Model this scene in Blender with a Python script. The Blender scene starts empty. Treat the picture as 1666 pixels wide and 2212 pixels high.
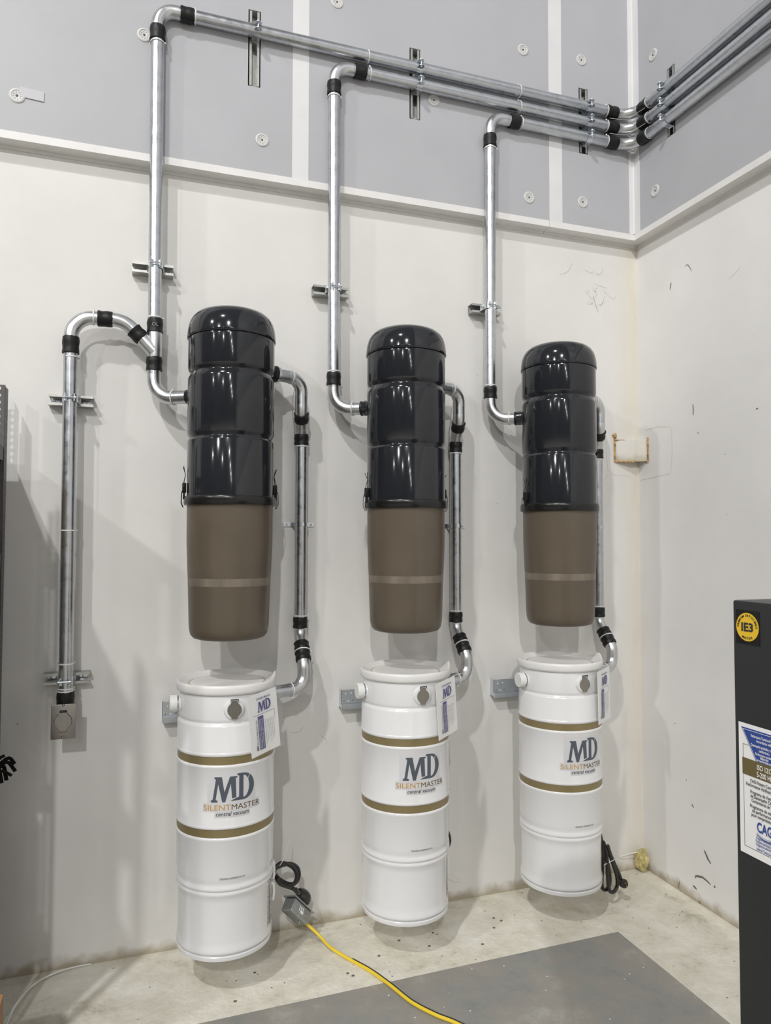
import bpy, bmesh, math, random
from mathutils import Vector, Matrix, noise
random.seed(7)
PI = math.pi
S = bpy.context.scene
COL = S.collection

# ------------------------------------------------------------------ camera
def cam_axes(yaw, pitch, roll):
    cy, sy, cp, sp = math.cos(yaw), math.sin(yaw), math.cos(pitch), math.sin(pitch)
    f = Vector((sy * cp, cy * cp, sp)); r = Vector((cy, -sy, 0)); u = r.cross(f)
    c, s = math.cos(roll), math.sin(roll)
    return c * r + s * u, -s * r + c * u, f
cam_d = bpy.data.cameras.new('camera'); cam = bpy.data.objects.new('camera', cam_d); COL.objects.link(cam)
_r, _u, _f = cam_axes(0.3293, 0.0401, 0.0019)
M4 = Matrix(((_r.x, _u.x, -_f.x, -2.3706), (_r.y, _u.y, -_f.y, -3.0038), (_r.z, _u.z, -_f.z, 1.6), (0, 0, 0, 1)))
cam.matrix_world = M4
cam_d.sensor_fit = 'HORIZONTAL'; cam_d.sensor_width = 36; cam_d.lens = 1559.1 / 1666 * 36
cam_d.clip_start = 0.02
S.camera = cam
S.view_settings.view_transform = 'Standard'; S.view_settings.look = 'None'
S.view_settings.gamma = 1; S.view_settings.use_curve_mapping = False
S.view_settings.exposure = -1.42

# ------------------------------------------------------------------ hall light
W = bpy.data.worlds.new('hall'); S.world = W; W.use_nodes = True
nt = W.node_tree; nt.nodes.clear()
wo = nt.nodes.new('ShaderNodeOutputWorld'); bg = nt.nodes.new('ShaderNodeBackground')
tc = nt.nodes.new('ShaderNodeTexCoord'); mp = nt.nodes.new('ShaderNodeMapping')
mp.inputs['Scale'].default_value = (5, 5, 0.35)
nz = nt.nodes.new('ShaderNodeTexNoise'); nz.inputs['Scale'].default_value = 2.2; nz.inputs['Detail'].default_value = 3
rp = nt.nodes.new('ShaderNodeValToRGB')
rp.color_ramp.elements[0].position = 0.40; rp.color_ramp.elements[0].color = (0.10, 0.10, 0.105, 1)
rp.color_ramp.elements[1].position = 0.66; rp.color_ramp.elements[1].color = (0.62, 0.61, 0.60, 1)
sx = nt.nodes.new('ShaderNodeSeparateXYZ')
r2 = nt.nodes.new('ShaderNodeValToRGB')
r2.color_ramp.elements[0].position = 0.05; r2.color_ramp.elements[0].color = (0, 0, 0, 1)
r2.color_ramp.elements[1].position = 0.55; r2.color_ramp.elements[1].color = (1, 1, 1, 1)
mx = nt.nodes.new('ShaderNodeMix'); mx.data_type = 'RGBA'
nt.links.new(tc.outputs['Generated'], mp.inputs['Vector']); nt.links.new(mp.outputs[0], nz.inputs['Vector'])
nt.links.new(nz.outputs[0], rp.inputs[0]); nt.links.new(tc.outputs['Generated'], sx.inputs[0])
nt.links.new(sx.outputs['Z'], r2.inputs[0]); nt.links.new(r2.outputs[0], mx.inputs[0])
nt.links.new(rp.outputs[0], mx.inputs[6]); mx.inputs[7].default_value = (0.84, 0.84, 0.84, 1)
nt.links.new(mx.outputs[2], bg.inputs[0]); bg.inputs[1].default_value = 0.56
nt.links.new(bg.outputs[0], wo.inputs[0])

def lamp(name, loc, power, size=0.36, target=(-1.6, 0, 1.6), col=(1, .99, .975)):
    d = bpy.data.lights.new(name, 'AREA'); d.shape = 'DISK'; d.size = size; d.energy = power; d.color = col
    o = bpy.data.objects.new(name, d); COL.objects.link(o); o.location = loc
    o.rotation_euler = (Vector(loc) - Vector(target)).to_track_quat('Z', 'Y').to_euler()
    return o
lamp('high_bay_lamp', (-7.4, -7.6, 12.0), 1750, 0.38)
lamp('high_bay_lamp', (-5.9, -13.6, 9.9), 1700)
for (x, y) in ((-14, -6.5), (-14, -14), (-5.9, -21), (-14, -22), (-5.9, -29), (-5.9, -37), (-5.9, -46), (-22, -14)):
    lamp('high_bay_lamp', (x, y, 10.0), 1000 if x == -14 and y > -20 else 330, 0.5)

# ------------------------------------------------------------------ materials
MATS = {}
def nodes(name):
    m = bpy.data.materials.new(name); m.use_nodes = True
    n = m.node_tree; return m, n, n.nodes['Principled BSDF']
def pmat(name, c, rough=0.5, metal=0.0, coat=0.0, bump=0.0, bscale=60, var=0.0, vscale=8, spec=None, alpha=None, trans=None, noise_rough=0.0, stretch=(1, 1, 1)):
    if name in MATS: return MATS[name]
    m, n, b = nodes(name)
    b.inputs['Base Color'].default_value = (*c, 1); b.inputs['Roughness'].default_value = rough; b.inputs['Metallic'].default_value = metal
    b.inputs['Coat Weight'].default_value = coat
    b.inputs['Coat Roughness'].default_value = 0.05
    if spec is not None: b.inputs['Specular IOR Level'].default_value = spec
    if alpha is not None: b.inputs['Alpha'].default_value = alpha
    if trans is not None: b.inputs['Transmission Weight'].default_value = trans
    if bump or var or noise_rough:
        t = n.nodes.new('ShaderNodeTexCoord'); mpp = n.nodes.new('ShaderNodeMapping'); mpp.inputs['Scale'].default_value = stretch
        n.links.new(t.outputs['Object'], mpp.inputs[0])
    if var or noise_rough:
        z = n.nodes.new('ShaderNodeTexNoise'); z.inputs['Scale'].default_value = vscale; z.inputs['Detail'].default_value = 5
        n.links.new(mpp.outputs[0], z.inputs['Vector'])
    if var:
        r = n.nodes.new('ShaderNodeValToRGB'); r.color_ramp.elements[0].position = .3; r.color_ramp.elements[1].position = .7
        r.color_ramp.elements[0].color = (*[max(0, k * (1 - var)) for k in c], 1); r.color_ramp.elements[1].color = (*[min(1, k * (1 + var)) for k in c], 1)
        n.links.new(z.outputs[0], r.inputs[0]); n.links.new(r.outputs[0], b.inputs['Base Color'])
    if noise_rough:
        r = n.nodes.new('ShaderNodeMapRange'); r.inputs[1].default_value = .3; r.inputs[2].default_value = .7
        r.inputs[3].default_value = rough - noise_rough; r.inputs[4].default_value = rough + noise_rough
        n.links.new(z.outputs[0], r.inputs[0]); n.links.new(r.outputs[0], b.inputs['Roughness'])
    if bump:
        z2 = n.nodes.new('ShaderNodeTexNoise'); z2.inputs['Scale'].default_value = bscale; z2.inputs['Detail'].default_value = 4
        bp = n.nodes.new('ShaderNodeBump'); bp.inputs['Strength'].default_value = bump; bp.inputs['Distance'].default_value = 0.004
        n.links.new(mpp.outputs[0], z2.inputs['Vector']); n.links.new(z2.outputs[0], bp.inputs['Height']); n.links.new(bp.outputs[0], b.inputs['Normal'])
    MATS[name] = m; return m

def painted_wall(name, c, speck=0.5, stain=None, base_dirt=True, rough=.55):
    """paint with faint mottling, small chips and dirt where the wall meets the floor"""
    m, n, b = nodes(name); N = n.nodes.new; L = n.links.new
    t = N('ShaderNodeTexCoord')
    z1 = N('ShaderNodeTexNoise'); z1.inputs['Scale'].default_value = 2.3; z1.inputs['Detail'].default_value = 6; z1.inputs['Roughness'].default_value = .6
    L(t.outputs['Object'], z1.inputs['Vector'])
    r1 = N('ShaderNodeValToRGB'); r1.color_ramp.elements[0].position = .32; r1.color_ramp.elements[1].position = .68
    r1.color_ramp.elements[0].color = (*[k * .95 for k in c], 1); r1.color_ramp.elements[1].color = (*[min(1, k * 1.03) for k in c], 1)
    L(z1.outputs[0], r1.inputs[0])
    # chips
    v = N('ShaderNodeTexVoronoi'); v.inputs['Scale'].default_value = 9; L(t.outputs['Object'], v.inputs['Vector'])
    zz = N('ShaderNodeTexNoise'); zz.inputs['Scale'].default_value = 60; L(t.outputs['Object'], zz.inputs['Vector'])
    ad = N('ShaderNodeMath'); ad.operation = 'MULTIPLY_ADD'; ad.inputs[1].default_value = .05; L(zz.outputs[0], ad.inputs[0]); L(v.outputs['Distance'], ad.inputs[2])
    lt = N('ShaderNodeMath'); lt.operation = 'LESS_THAN'; lt.inputs[1].default_value = .047; L(ad.outputs[0], lt.inputs[0])
    sp = N('ShaderNodeSeparateColor'); L(v.outputs['Color'], sp.inputs[0])
    gt = N('ShaderNodeMath'); gt.operation = 'GREATER_THAN'; gt.inputs[1].default_value = 1 - speck * .5; L(sp.outputs[0], gt.inputs[0])
    mu = N('ShaderNodeMath'); mu.operation = 'MULTIPLY'; L(lt.outputs[0], mu.inputs[0]); L(gt.outputs[0], mu.inputs[1])
    m2 = N('ShaderNodeMix'); m2.data_type = 'RGBA'; L(mu.outputs[0], m2.inputs[0]); L(r1.outputs[0], m2.inputs[6]); m2.inputs[7].default_value = (.16, .14, .12, 1)
    last = m2.outputs[2]
    sx = N('ShaderNodeSeparateXYZ'); L(t.outputs['Object'], sx.inputs[0])
    if base_dirt:
        rm = N('ShaderNodeMapRange'); rm.inputs[1].default_value = .002; rm.inputs[2].default_value = .042; rm.inputs[3].default_value = 1; rm.inputs[4].default_value = 0
        zn = N('ShaderNodeTexNoise'); zn.inputs['Scale'].default_value = 14; zn.inputs['Detail'].default_value = 5; L(t.outputs['Object'], zn.inputs['Vector'])
        a2 = N('ShaderNodeMath'); a2.operation = 'MULTIPLY_ADD'; a2.inputs[1].default_value = -.09; L(zn.outputs[0], a2.inputs[0])
        a3 = N('ShaderNodeMath'); a3.operation = 'ADD'; a3.inputs[1].default_value = .04; L(sx.outputs['Z'], a3.inputs[0]); L(a3.outputs[0], a2.inputs[2])
        L(a2.outputs[0], rm.inputs[0])
        m3 = N('ShaderNodeMix'); m3.data_type = 'RGBA'; L(rm.outputs[0], m3.inputs[0]); L(last, m3.inputs[6]); m3.inputs[7].default_value = (.42, .37, .28, 1); last = m3.outputs[2]
    if stain:
        axis, a, bb, scol, zmax = stain
        rm = N('ShaderNodeMapRange'); rm.inputs[1].default_value = a; rm.inputs[2].default_value = bb; L(sx.outputs[axis], rm.inputs[0])
        zn = N('ShaderNodeTexNoise'); zn.inputs['Scale'].default_value = 5; zn.inputs['Detail'].default_value = 6
        mpp = N('ShaderNodeMapping'); mpp.inputs['Scale'].default_value = (6, 6, .8); L(t.outputs['Object'], mpp.inputs[0]); L(mpp.outputs[0], zn.inputs['Vector'])
        mm = N('ShaderNodeMath'); mm.operation = 'MULTIPLY'; L(rm.outputs[0], mm.inputs[0]); L(zn.outputs[0], mm.inputs[1])
        m4 = N('ShaderNodeMix'); m4.data_type = 'RGBA'; L(mm.outputs[0], m4.inputs[0]); L(last, m4.inputs[6]); m4.inputs[7].default_value = (*scol, 1); last = m4.outputs[2]
    L(last, b.inputs['Base Color']); b.inputs['Roughness'].default_value = rough
    zb = N('ShaderNodeTexNoise'); zb.inputs['Scale'].default_value = 25; zb.inputs['Detail'].default_value = 6; L(t.outputs['Object'], zb.inputs['Vector'])
    bp = N('ShaderNodeBump'); bp.inputs['Strength'].default_value = .12; bp.inputs['Distance'].default_value = .004
    L(zb.outputs[0], bp.inputs['Height']); L(bp.outputs[0], b.inputs['Normal'])
    return m

def floor_mat(name, cols, chips, scale, rough, bump):
    m, n, b = nodes(name); N = n.nodes.new; L = n.links.new
    t = N('ShaderNodeTexCoord')
    z1 = N('ShaderNodeTexNoise'); z1.inputs['Scale'].default_value = scale; z1.inputs['Detail'].default_value = 14; z1.inputs['Roughness'].default_value = .74; z1.inputs['Distortion'].default_value = .35
    L(t.outputs['Object'], z1.inputs['Vector'])
    r = N('ShaderNodeValToRGB'); e = r.color_ramp.elements
    e[0].position = .30; e[0].color = (*cols[0], 1); e[1].position = .70; e[1].color = (*cols[-1], 1)
    for i, c in enumerate(cols[1:-1]):
        k = e.new(.30 + .40 * (i + 1) / (len(cols) - 1)); k.color = (*c, 1)
    L(z1.outputs[0], r.inputs[0])
    v = N('ShaderNodeTexVoronoi'); v.inputs['Scale'].default_value = 26; L(t.outputs['Object'], v.inputs['Vector'])
    z2 = N('ShaderNodeTexNoise'); z2.inputs['Scale'].default_value = 180; L(t.outputs['Object'], z2.inputs['Vector'])
    ad = N('ShaderNodeMath'); ad.operation = 'MULTIPLY_ADD'; ad.inputs[1].default_value = .16; L(z2.outputs[0], ad.inputs[0]); L(v.outputs['Distance'], ad.inputs[2])
    lt = N('ShaderNodeMath'); lt.operation = 'LESS_THAN'; lt.inputs[1].default_value = .165; L(ad.outputs[0], lt.inputs[0])
    sc = N('ShaderNodeSeparateColor'); L(v.outputs['Color'], sc.inputs[0])
    gt = N('ShaderNodeMath'); gt.operation = 'GREATER_THAN'; gt.inputs[1].default_value = .62; L(sc.outputs[0], gt.inputs[0])
    mu = N('ShaderNodeMath'); mu.operation = 'MULTIPLY'; L(lt.outputs[0], mu.inputs[0]); L(gt.outputs[0], mu.inputs[1])
    m2 = N('ShaderNodeMix'); m2.data_type = 'RGBA'; L(mu.outputs[0], m2.inputs[0]); L(r.outputs[0], m2.inputs[6]); m2.inputs[7].default_value = (*chips, 1)
    L(m2.outputs[2], b.inputs['Base Color']); b.inputs['Roughness'].default_value = rough
    z3 = N('ShaderNodeTexNoise'); z3.inputs['Scale'].default_value = scale * 2.5; z3.inputs['Detail'].default_value = 12; z3.inputs['Roughness'].default_value = .68; z3.inputs['Distortion'].default_value = .25
    L(t.outputs['Object'], z3.inputs['Vector'])
    bp = N('ShaderNodeBump'); bp.inputs['Strength'].default_value = bump; bp.inputs['Distance'].default_value = .020
    L(z3.outputs[0], bp.inputs['Height']); L(bp.outputs[0], b.inputs['Normal'])
    return m

M_WALL = painted_wall('cream wall paint', (.755, .742, .715), .35, ('X', -.15, -.005, (.68, .61, .46), 3))
M_WALLR = painted_wall('cream side wall paint', (.80, .79, .775), .35)
M_LINER = painted_wall('grey faced insulation', (.455, .457, .480), .12, None, False, .5)
M_TRIM = pmat('white trim', (.78, .77, .75), .45, bump=.05, var=.04, vscale=12)
M_TAPE = pmat('white seam tape', (.74, .74, .745), .4, bump=.1, bscale=20, var=.03)
M_FLOOR = floor_mat('worn cream floor', [(.44, .40, .30), (.74, .70, .59), (.84, .81, .71), (.90, .88, .81)], (.16, .13, .10), 4.5, .5, .6)
M_SHEET = floor_mat('grey marbled floor', [(.17, .175, .165), (.265, .27, .255), (.32, .295, .26), (.43, .435, .41)], (.80, .78, .72), 2.6, .45, .35)
M_GALV = pmat('galvanised steel', (.56, .58, .605), .30, 1.0, noise_rough=.06, var=.08, vscale=30)
M_ELBOW = pmat('cast elbow metal', (.64, .65, .655), .33, 1.0, noise_rough=.07, var=.10, vscale=22, bump=.06, bscale=40)
M_STRUT = pmat('strut steel', (.50, .50, .475), .42, 1.0, var=.12, vscale=40)
M_ZINC = pmat('zinc clamp', (.66, .70, .74), .25, 1.0, var=.05, vscale=30)
M_RUB = pmat('black rubber sleeve', (.010, .010, .0105), .45, bump=.4, bscale=45, spec=.35)
M_TIE = pmat('white nylon', (.78, .78, .76), .45)
M_BLK = pmat('gloss charcoal enamel', (.017, .0185, .022), .11, coat=.18, spec=.42)
M_RING = pmat('black satin ring', (.010, .010, .010), .26, spec=.45)
M_WHT = pmat('white enamel', (.80, .80, .80), .22, coat=.6, bump=.01, bscale=5)
M_LID = pmat('white lid with dust', (.78, .77, .75), .38, var=.05, vscale=9)
M_GOLD = pmat('gold band', (.30, .24, .12), .38, .35)
M_DARK = pmat('matt black', (.007, .007, .007), .5, spec=.3)
M_CORD = pmat('black cord', (.014, .013, .013), .38, coat=.2)
M_YEL = pmat('yellow cord', (.85, .62, .04), .4)
M_STEEL = pmat('stainless plate', (.36, .34, .315), .33, 1.0, var=.05, vscale=60, stretch=(1, 1, .05))
M_FLAP = pmat('nickel flap', (.37, .345, .31), .38, 1.0, var=.06, vscale=30)
M_CAB = pmat('charcoal cabinet paint', (.022, .024, .025), .42)
M_SHELF = pmat('dark shelf steel', (.10, .098, .098), .5, 0, var=.15, vscale=50)
M_CARD = pmat('brown cardboard', (.36, .20, .10), .8, var=.08, vscale=20, stretch=(1, 1, 8))
M_PAPER = pmat('paper', (.86, .855, .84), .45)
M_BLUE = pmat('blue print', (.03, .03, .20), .4)
M_GREYINK = pmat('slate print', (.085, .10, .125), .4)
M_ORANGE = pmat('amber print', (.58, .30, .035), .4)
M_BROWN = pmat('brown print', (.13, .075, .02), .4)
M_INK = pmat('black print', (.03, .03, .032), .5)
M_FILM = pmat('clear label film', (.66, .66, .67), .3, coat=.3)
M_FOAM = pmat('yellow spray foam', (.52, .44, .19), .7, bump=1.0, bscale=30, var=.35, vscale=30)
M_RUST = pmat('rust', (.46, .30, .13), .8, bump=.8, bscale=120, var=.62, vscale=75)
M_DISC = pmat('nylon washer', (.63, .625, .605), .4, var=.05, vscale=60)
M_BYEL = pmat('badge yellow', (.80, .52, .03), .35)
M_LBLUE = pmat('label blue', (.03, .07, .30), .35)
M_LBROWN = pmat('label brown', (.15, .115, .045), .35)
M_SCUFF = pmat('scuff', (.17, .16, .145), .7, var=.5, vscale=150)
M_SCRAT = pmat('scratch', (.40, .385, .35), .7)
M_CAULK = pmat('faint paint line', (.56, .54, .50), .7)
M_WIRE = pmat('bare wire', (.55, .55, .53), .4, .5)
def tank_mat():
    m, n, b = nodes('smoked translucent plastic'); N = n.nodes.new; L = n.links.new
    b.inputs['Base Color'].default_value = (.125, .098, .074, 1); b.inputs['Roughness'].default_value = .30
    t = N('ShaderNodeTexCoord'); z = N('ShaderNodeTexNoise'); z.inputs['Scale'].default_value = 7; z.inputs['Detail'].default_value = 3; L(t.outputs['Object'], z.inputs['Vector'])
    r = N('ShaderNodeValToRGB'); r.color_ramp.elements[0].color = (.135, .108, .080, 1); r.color_ramp.elements[1].color = (.185, .150, .110, 1)
    L(z.outputs[0], r.inputs[0]); L(r.outputs[0], b.inputs['Base Color'])
    tr = N('ShaderNodeBsdfTranslucent'); tr.inputs[0].default_value = (.42, .34, .26, 1)
    mx = N('ShaderNodeMixShader'); mx.inputs[0].default_value = .28
    out = n.nodes['Material Output']; L(b.outputs[0], mx.inputs[1]); L(tr.outputs[0], mx.inputs[2]); L(mx.outputs[0], out.inputs[0])
    return m
M_TANK = tank_mat()
M_SEAM = pmat('moulded seam', (.185, .155, .118), .45, var=.25, vscale=25, stretch=(1, 1, .1))
def clear_mat():
    m, n, b = nodes('clear plastic sleeve')
    b.inputs['Base Color'].default_value = (.9, .9, .9, 1); b.inputs['Roughness'].default_value = .12; b.inputs['Alpha'].default_value = .07
    return m
M_CLEAR = clear_mat()

# ------------------------------------------------------------------ object helpers
OFF = {}
def tag(o, label=None, cat=None, group=None, kind=None):
    if label: o['label'] = label
    if cat: o['category'] = cat
    if group: o['group'] = group
    if kind: o['kind'] = kind
    return o
def thing(name, label, cat, loc, group=None):
    o = bpy.data.objects.new(name, None); COL.objects.link(o); o.location = loc; o.empty_display_size = .05
    OFF[o.name] = Vector(loc)
    return tag(o, label, cat, group)
def obj(name, bm, m, parent=None, smooth=True, label=None, angle=35):
    me = bpy.data.meshes.new(name)
    off = OFF[parent.name] if parent else Vector((0, 0, 0))
    if parent: bmesh.ops.translate(bm, verts=bm.verts, vec=-off)
    bmesh.ops.recalc_face_normals(bm, faces=bm.faces)
    bm.to_mesh(me); bm.free()
    if m: me.materials.append(m)
    if smooth:
        for p in me.polygons: p.use_smooth = True
        try: me.set_sharp_from_angle(angle=math.radians(angle))
        except Exception: pass
    o = bpy.data.objects.new(name, me); COL.objects.link(o)
    if parent: o.parent = parent
    OFF[o.name] = off
    if label: o['label'] = label
    return o
def single(name, bm, m, label, cat, group=None, loc=None, smooth=True):
    """a thing that is one mesh; its origin goes to its own middle"""
    vs = [v.co.copy() for v in bm.verts]
    c = Vector(loc) if loc else Vector([sum(v[i] for v in vs) / len(vs) for i in range(3)])
    bmesh.ops.translate(bm, verts=bm.verts, vec=-c)
    o = obj(name, bm, m, None, smooth); o.location = c; OFF[o.name] = c
    return tag(o, label, cat, group)
def copy_tree(o, parent=None):
    c = o.copy(); COL.objects.link(c)
    if parent: c.parent = parent
    for ch in list(o.children): copy_tree(ch, c)
    return c
def moved(root, loc, label):
    c = copy_tree(root); c.location = loc; c['label'] = label; 
    def reg(o):
        OFF[o.name] = Vector(loc)
        for k in o.children: reg(k)
    reg(c); return c

def box(bm, a, b, bev=0.0, seg=2):
    a = Vector(a); b = Vector(b)
    r = bmesh.ops.create_cube(bm, size=1)
    vs = r['verts']
    for v in vs:
        v.co = Vector([(a[i] + b[i]) / 2 + v.co[i] * abs(b[i] - a[i]) for i in range(3)])
    if bev:
        es = list({e for v in vs for e in v.link_edges})
        bmesh.ops.bevel(bm, geom=es, offset=bev, segments=seg, affect='EDGES', profile=.6)
    return vs
def frame_of(d):
    d = Vector(d).normalized(); a = Vector((0, 0, 1)) if abs(d.z) < .9 else Vector((1, 0, 0))
    u = d.cross(a).normalized(); v = d.cross(u).normalized(); return d, u, v
def lathe(bm, prof, c=(0, 0, 0), axis=(0, 0, 1), seg=64, jit=0.0, a0=0, a1=2 * PI):
    c = Vector(c); d, u, v = frame_of(axis); rings = []
    full = abs(a1 - a0 - 2 * PI) < 1e-6
    for (r, z) in prof:
        if r < 1e-6: rings.append([bm.verts.new(c + d * z)]); continue
        ring = []
        for i in range(seg if full else seg + 1):
            a = a0 + (a1 - a0) * i / seg; rr = r
            zz = z
            if jit:
                p = Vector((math.cos(a) * 2, math.sin(a) * 2, z * 60)) + c * 7
                rr += jit * noise.noise(p); zz += jit * 1.6 * noise.noise(p * 1.3 + Vector((5, 5, 5)))
            ring.append(bm.verts.new(c + d * zz + (u * math.cos(a) + v * math.sin(a)) * rr))
        rings.append(ring)
    for A, B in zip(rings, rings[1:]):
        n = max(len(A), len(B))
        if len(A) == 1 and len(B) == 1: continue
        m = n if full else n - 1
        for i in range(m):
            j = (i + 1) % n
            if len(A) == 1: bm.faces.new((A[0], B[i], B[j]))
            elif len(B) == 1: bm.faces.new((A[i], A[j], B[0]))
            else: bm.faces.new((A[i], A[j], B[j], B[i]))
    return rings
def tube(bm, pts, r, seg=12, cap=True, rfun=None):
    pts = [Vector(p) for p in pts]; n = len(pts)
    tans = [(pts[min(i + 1, n - 1)] - pts[max(i - 1, 0)]).normalized() for i in range(n)]
    _, u, v = frame_of(tans[0]); rings = []
    for i, p in enumerate(pts):
        if i:
            q = tans[i - 1].rotation_difference(tans[i]); u = q @ u; v = q @ v
        rr = rfun(i / (n - 1)) * r if rfun else r
        rings.append([bm.verts.new(p + (u * math.cos(2 * PI * k / seg) + v * math.sin(2 * PI * k / seg)) * rr) for k in range(seg)])
    for A, B in zip(rings, rings[1:]):
        for k in range(seg):
            j = (k + 1) % seg; bm.faces.new((A[k], A[j], B[j], B[k]))
    if cap: bm.faces.new(rings[0][::-1]); bm.faces.new(rings[-1])
def smooth_path(pts, n=8):
    pts = [Vector(p) for p in pts]; P = [pts[0] * 2 - pts[1]] + pts + [pts[-1] * 2 - pts[-2]]; out = []
    for i in range(1, len(P) - 2):
        for k in range(n):
            t = k / n; a, b, c, d = P[i - 1:i + 3]
            out.append(.5 * ((2 * b) + (c - a) * t + (2 * a - 5 * b + 4 * c - d) * t * t + (3 * b - a - 3 * c + d) * t ** 3))
    out.append(pts[-1]); return out
def prism(bm, poly, place, depth):
    """poly 2D -> two faces through place(u,v,w) and the sides"""
    A = [bm.verts.new(place(x, y, 0)) for x, y in poly]; B = [bm.verts.new(place(x, y, depth)) for x, y in poly]
    bm.faces.new(A); bm.faces.new(B[::-1]); n = len(poly)
    for i in range(n): bm.faces.new((A[i], B[i], B[(i + 1) % n], A[(i + 1) % n]))

# text -> mesh through place(u, v)
def text_bm(bm, body, size, place, align='CENTER', bold=0.0, shear=0.0, sx=1.0, spacing=1.0, width=None):
    cu = bpy.data.curves.new('t', 'FONT'); cu.body = body; cu.size = size; cu.align_x = align; cu.offset = bold; cu.shear = shear
    cu.space_character = spacing; cu.resolution_u = 3
    o = bpy.data.objects.new('t', cu); COL.objects.link(o)
    dg = bpy.context.evaluated_depsgraph_get(); me = o.evaluated_get(dg).to_mesh()
    xs = [v.co.x for v in me.vertices] or [0]
    k = sx
    if width and max(xs) > min(xs): k = width / (max(xs) - min(xs))
    vs = [bm.verts.new(place(v.co.x * k, v.co.y)) for v in me.vertices]
    for p in me.polygons:
        try: bm.faces.new([vs[i] for i in p.vertices])
        except ValueError: pass
    o.evaluated_get(dg).to_mesh_clear(); bpy.data.objects.remove(o); bpy.data.curves.remove(cu)
def flat_grid(bm, u0, u1, v0, v1, place, n=12):
    rows = []
    for j in (0, 1):
        rows.append([bm.verts.new(place(u0 + (u1 - u0) * i / n, v0 if j == 0 else v1)) for i in range(n + 1)])
    for i in range(n): bm.faces.new((rows[0][i], rows[0][i + 1], rows[1][i + 1], rows[1][i]))

# ------------------------------------------------------------------ room shell
T = .055
LEDGE = 3.097
def struct(name, bm, m, parent=None, smooth=False):
    o = obj(name, bm, m, parent, smooth)
    if not parent: o['kind'] = 'structure'
    return o
bm = bmesh.new(); box(bm, (-26, 0, 0), (.2, .2, 10.5)); wall_back = struct('wall_back', bm, M_WALL)
bm = bmesh.new(); box(bm, (0, -50, 0), (.2, 0, 10.5)); wall_right = struct('wall_right', bm, M_WALLR)
bm = bmesh.new(); box(bm, (-26, -50, -.2), (.2, .2, 0)); floor = struct('floor', bm, M_FLOOR)
bm = bmesh.new()
prism(bm, [(-.487, -.451), (-.502, -8), (-9, -8), (-9, -.60)], lambda x, y, w: Vector((x, y, w)), .0016)
fsheet = struct('floor', bm, M_SHEET)

def panel_with_holes(us, vs, holes, place, depth):
    """front face of a thick panel, with rectangular recesses cut right through"""
    U = sorted(set([us[0], us[1]] + [h[0] for h in holes] + [h[1] for h in holes]))
    V = sorted(set([vs[0], vs[1]] + [h[2] for h in holes] + [h[3] for h in holes]))
    bm = bmesh.new(); g = {}
    def vert(u, v, w):
        k = (round(u, 5), round(v, 5), round(w, 5))
        if k not in g: g[k] = bm.verts.new(place(u, v, w))
        return g[k]
    for i in range(len(U) - 1):
        for j in range(len(V) - 1):
            cu, cv = (U[i] + U[i + 1]) / 2, (V[j] + V[j + 1]) / 2
            if any(h[0] < cu < h[1] and h[2] < cv < h[3] for h in holes): continue
            bm.faces.new([vert(a, b, depth) for a, b in ((U[i], V[j]), (U[i + 1], V[j]), (U[i + 1], V[j + 1]), (U[i], V[j + 1]))])
    for a, b, c, d in holes:
        for p, q in (((a, c), (b, c)), ((b, c), (b, d)), ((b, d), (a, d)), ((a, d), (a, c))):
            bm.faces.new([vert(*p, depth), vert(*q, depth), vert(*q, .001), vert(*p, .001)])
    a, b = us; c, d = vs
    bm.faces.new([bm.verts.new(place(x, c, w)) for x, w in ((a, depth), (b, depth), (b, .001), (a, .001))])
    return bm
SU = [(-1.944, 3.650, .052, .326), (-1.227, 3.650, .052, .326), (-.345, 3.650, .052, .326)]
holes = [(x - w / 2, x + w / 2, z - h / 2, z + h / 2) for x, z, w, h in SU]
bm = panel_with_holes((-26, -T), (LEDGE + .03, 10.5), holes, lambda u, v, w: Vector((u, -w, v)), T)
struct('wall_back', bm, M_LINER)
RSY = -.328
bm = panel_with_holes((-50, -T), (LEDGE + .03, 10.5), [(RSY - .026, RSY + .026, 3.487, 3.813)], lambda u, v, w: Vector((-w, u, v)), T)
struct('wall_right', bm, M_LINER)
# white J trim under the insulation, with its flange on the lower wall
def jtrim(name, x0, x1, place):
    bm = bmesh.new()
    pr = [(0.0005, LEDGE - .014), (.004, LEDGE - .014), (.004, LEDGE - .0015), (T + .002, LEDGE), (T + .002, LEDGE + .030), (T - .004, LEDGE + .030), (T - .004, LEDGE + .008), (.0005, LEDGE + .006)]
    A = [bm.verts.new(place(x0, w, z)) for w, z in pr]; B = [bm.verts.new(place(x1, w, z)) for w, z in pr]
    for i in range(len(pr)): bm.faces.new((A[i], A[(i + 1) % len(pr)], B[(i + 1) % len(pr)], B[i]))
    bm.faces.new(A); bm.faces.new(B[::-1])
    return struct(name, bm, M_TRIM)
jtrim('trim_1', -26, -.541, lambda a, w, z: Vector((a, -w, z)))
jtrim('trim_2', -.539, -.0005, lambda a, w, z: Vector((a, -w, z)))
jtrim('trim_3', -50, -T - .002, lambda a, w, z: Vector((-w, a, z)))
bm = bmesh.new()   # folded corner bead
for a, b in (((-T - .028, -T - .0025, LEDGE + .03), (-T, -T, 10.5)), ((-T - .0025, -T - .046, LEDGE + .03), (-T, -T - .002, 10.5))): box(bm, a, b)
tube(bm, [(-T - .004, -T - .004, LEDGE + .03), (-T - .004, -T - .004, 10.5)], .005, 10)
struct('trim_4', bm, M_TAPE, smooth=True)
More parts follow.
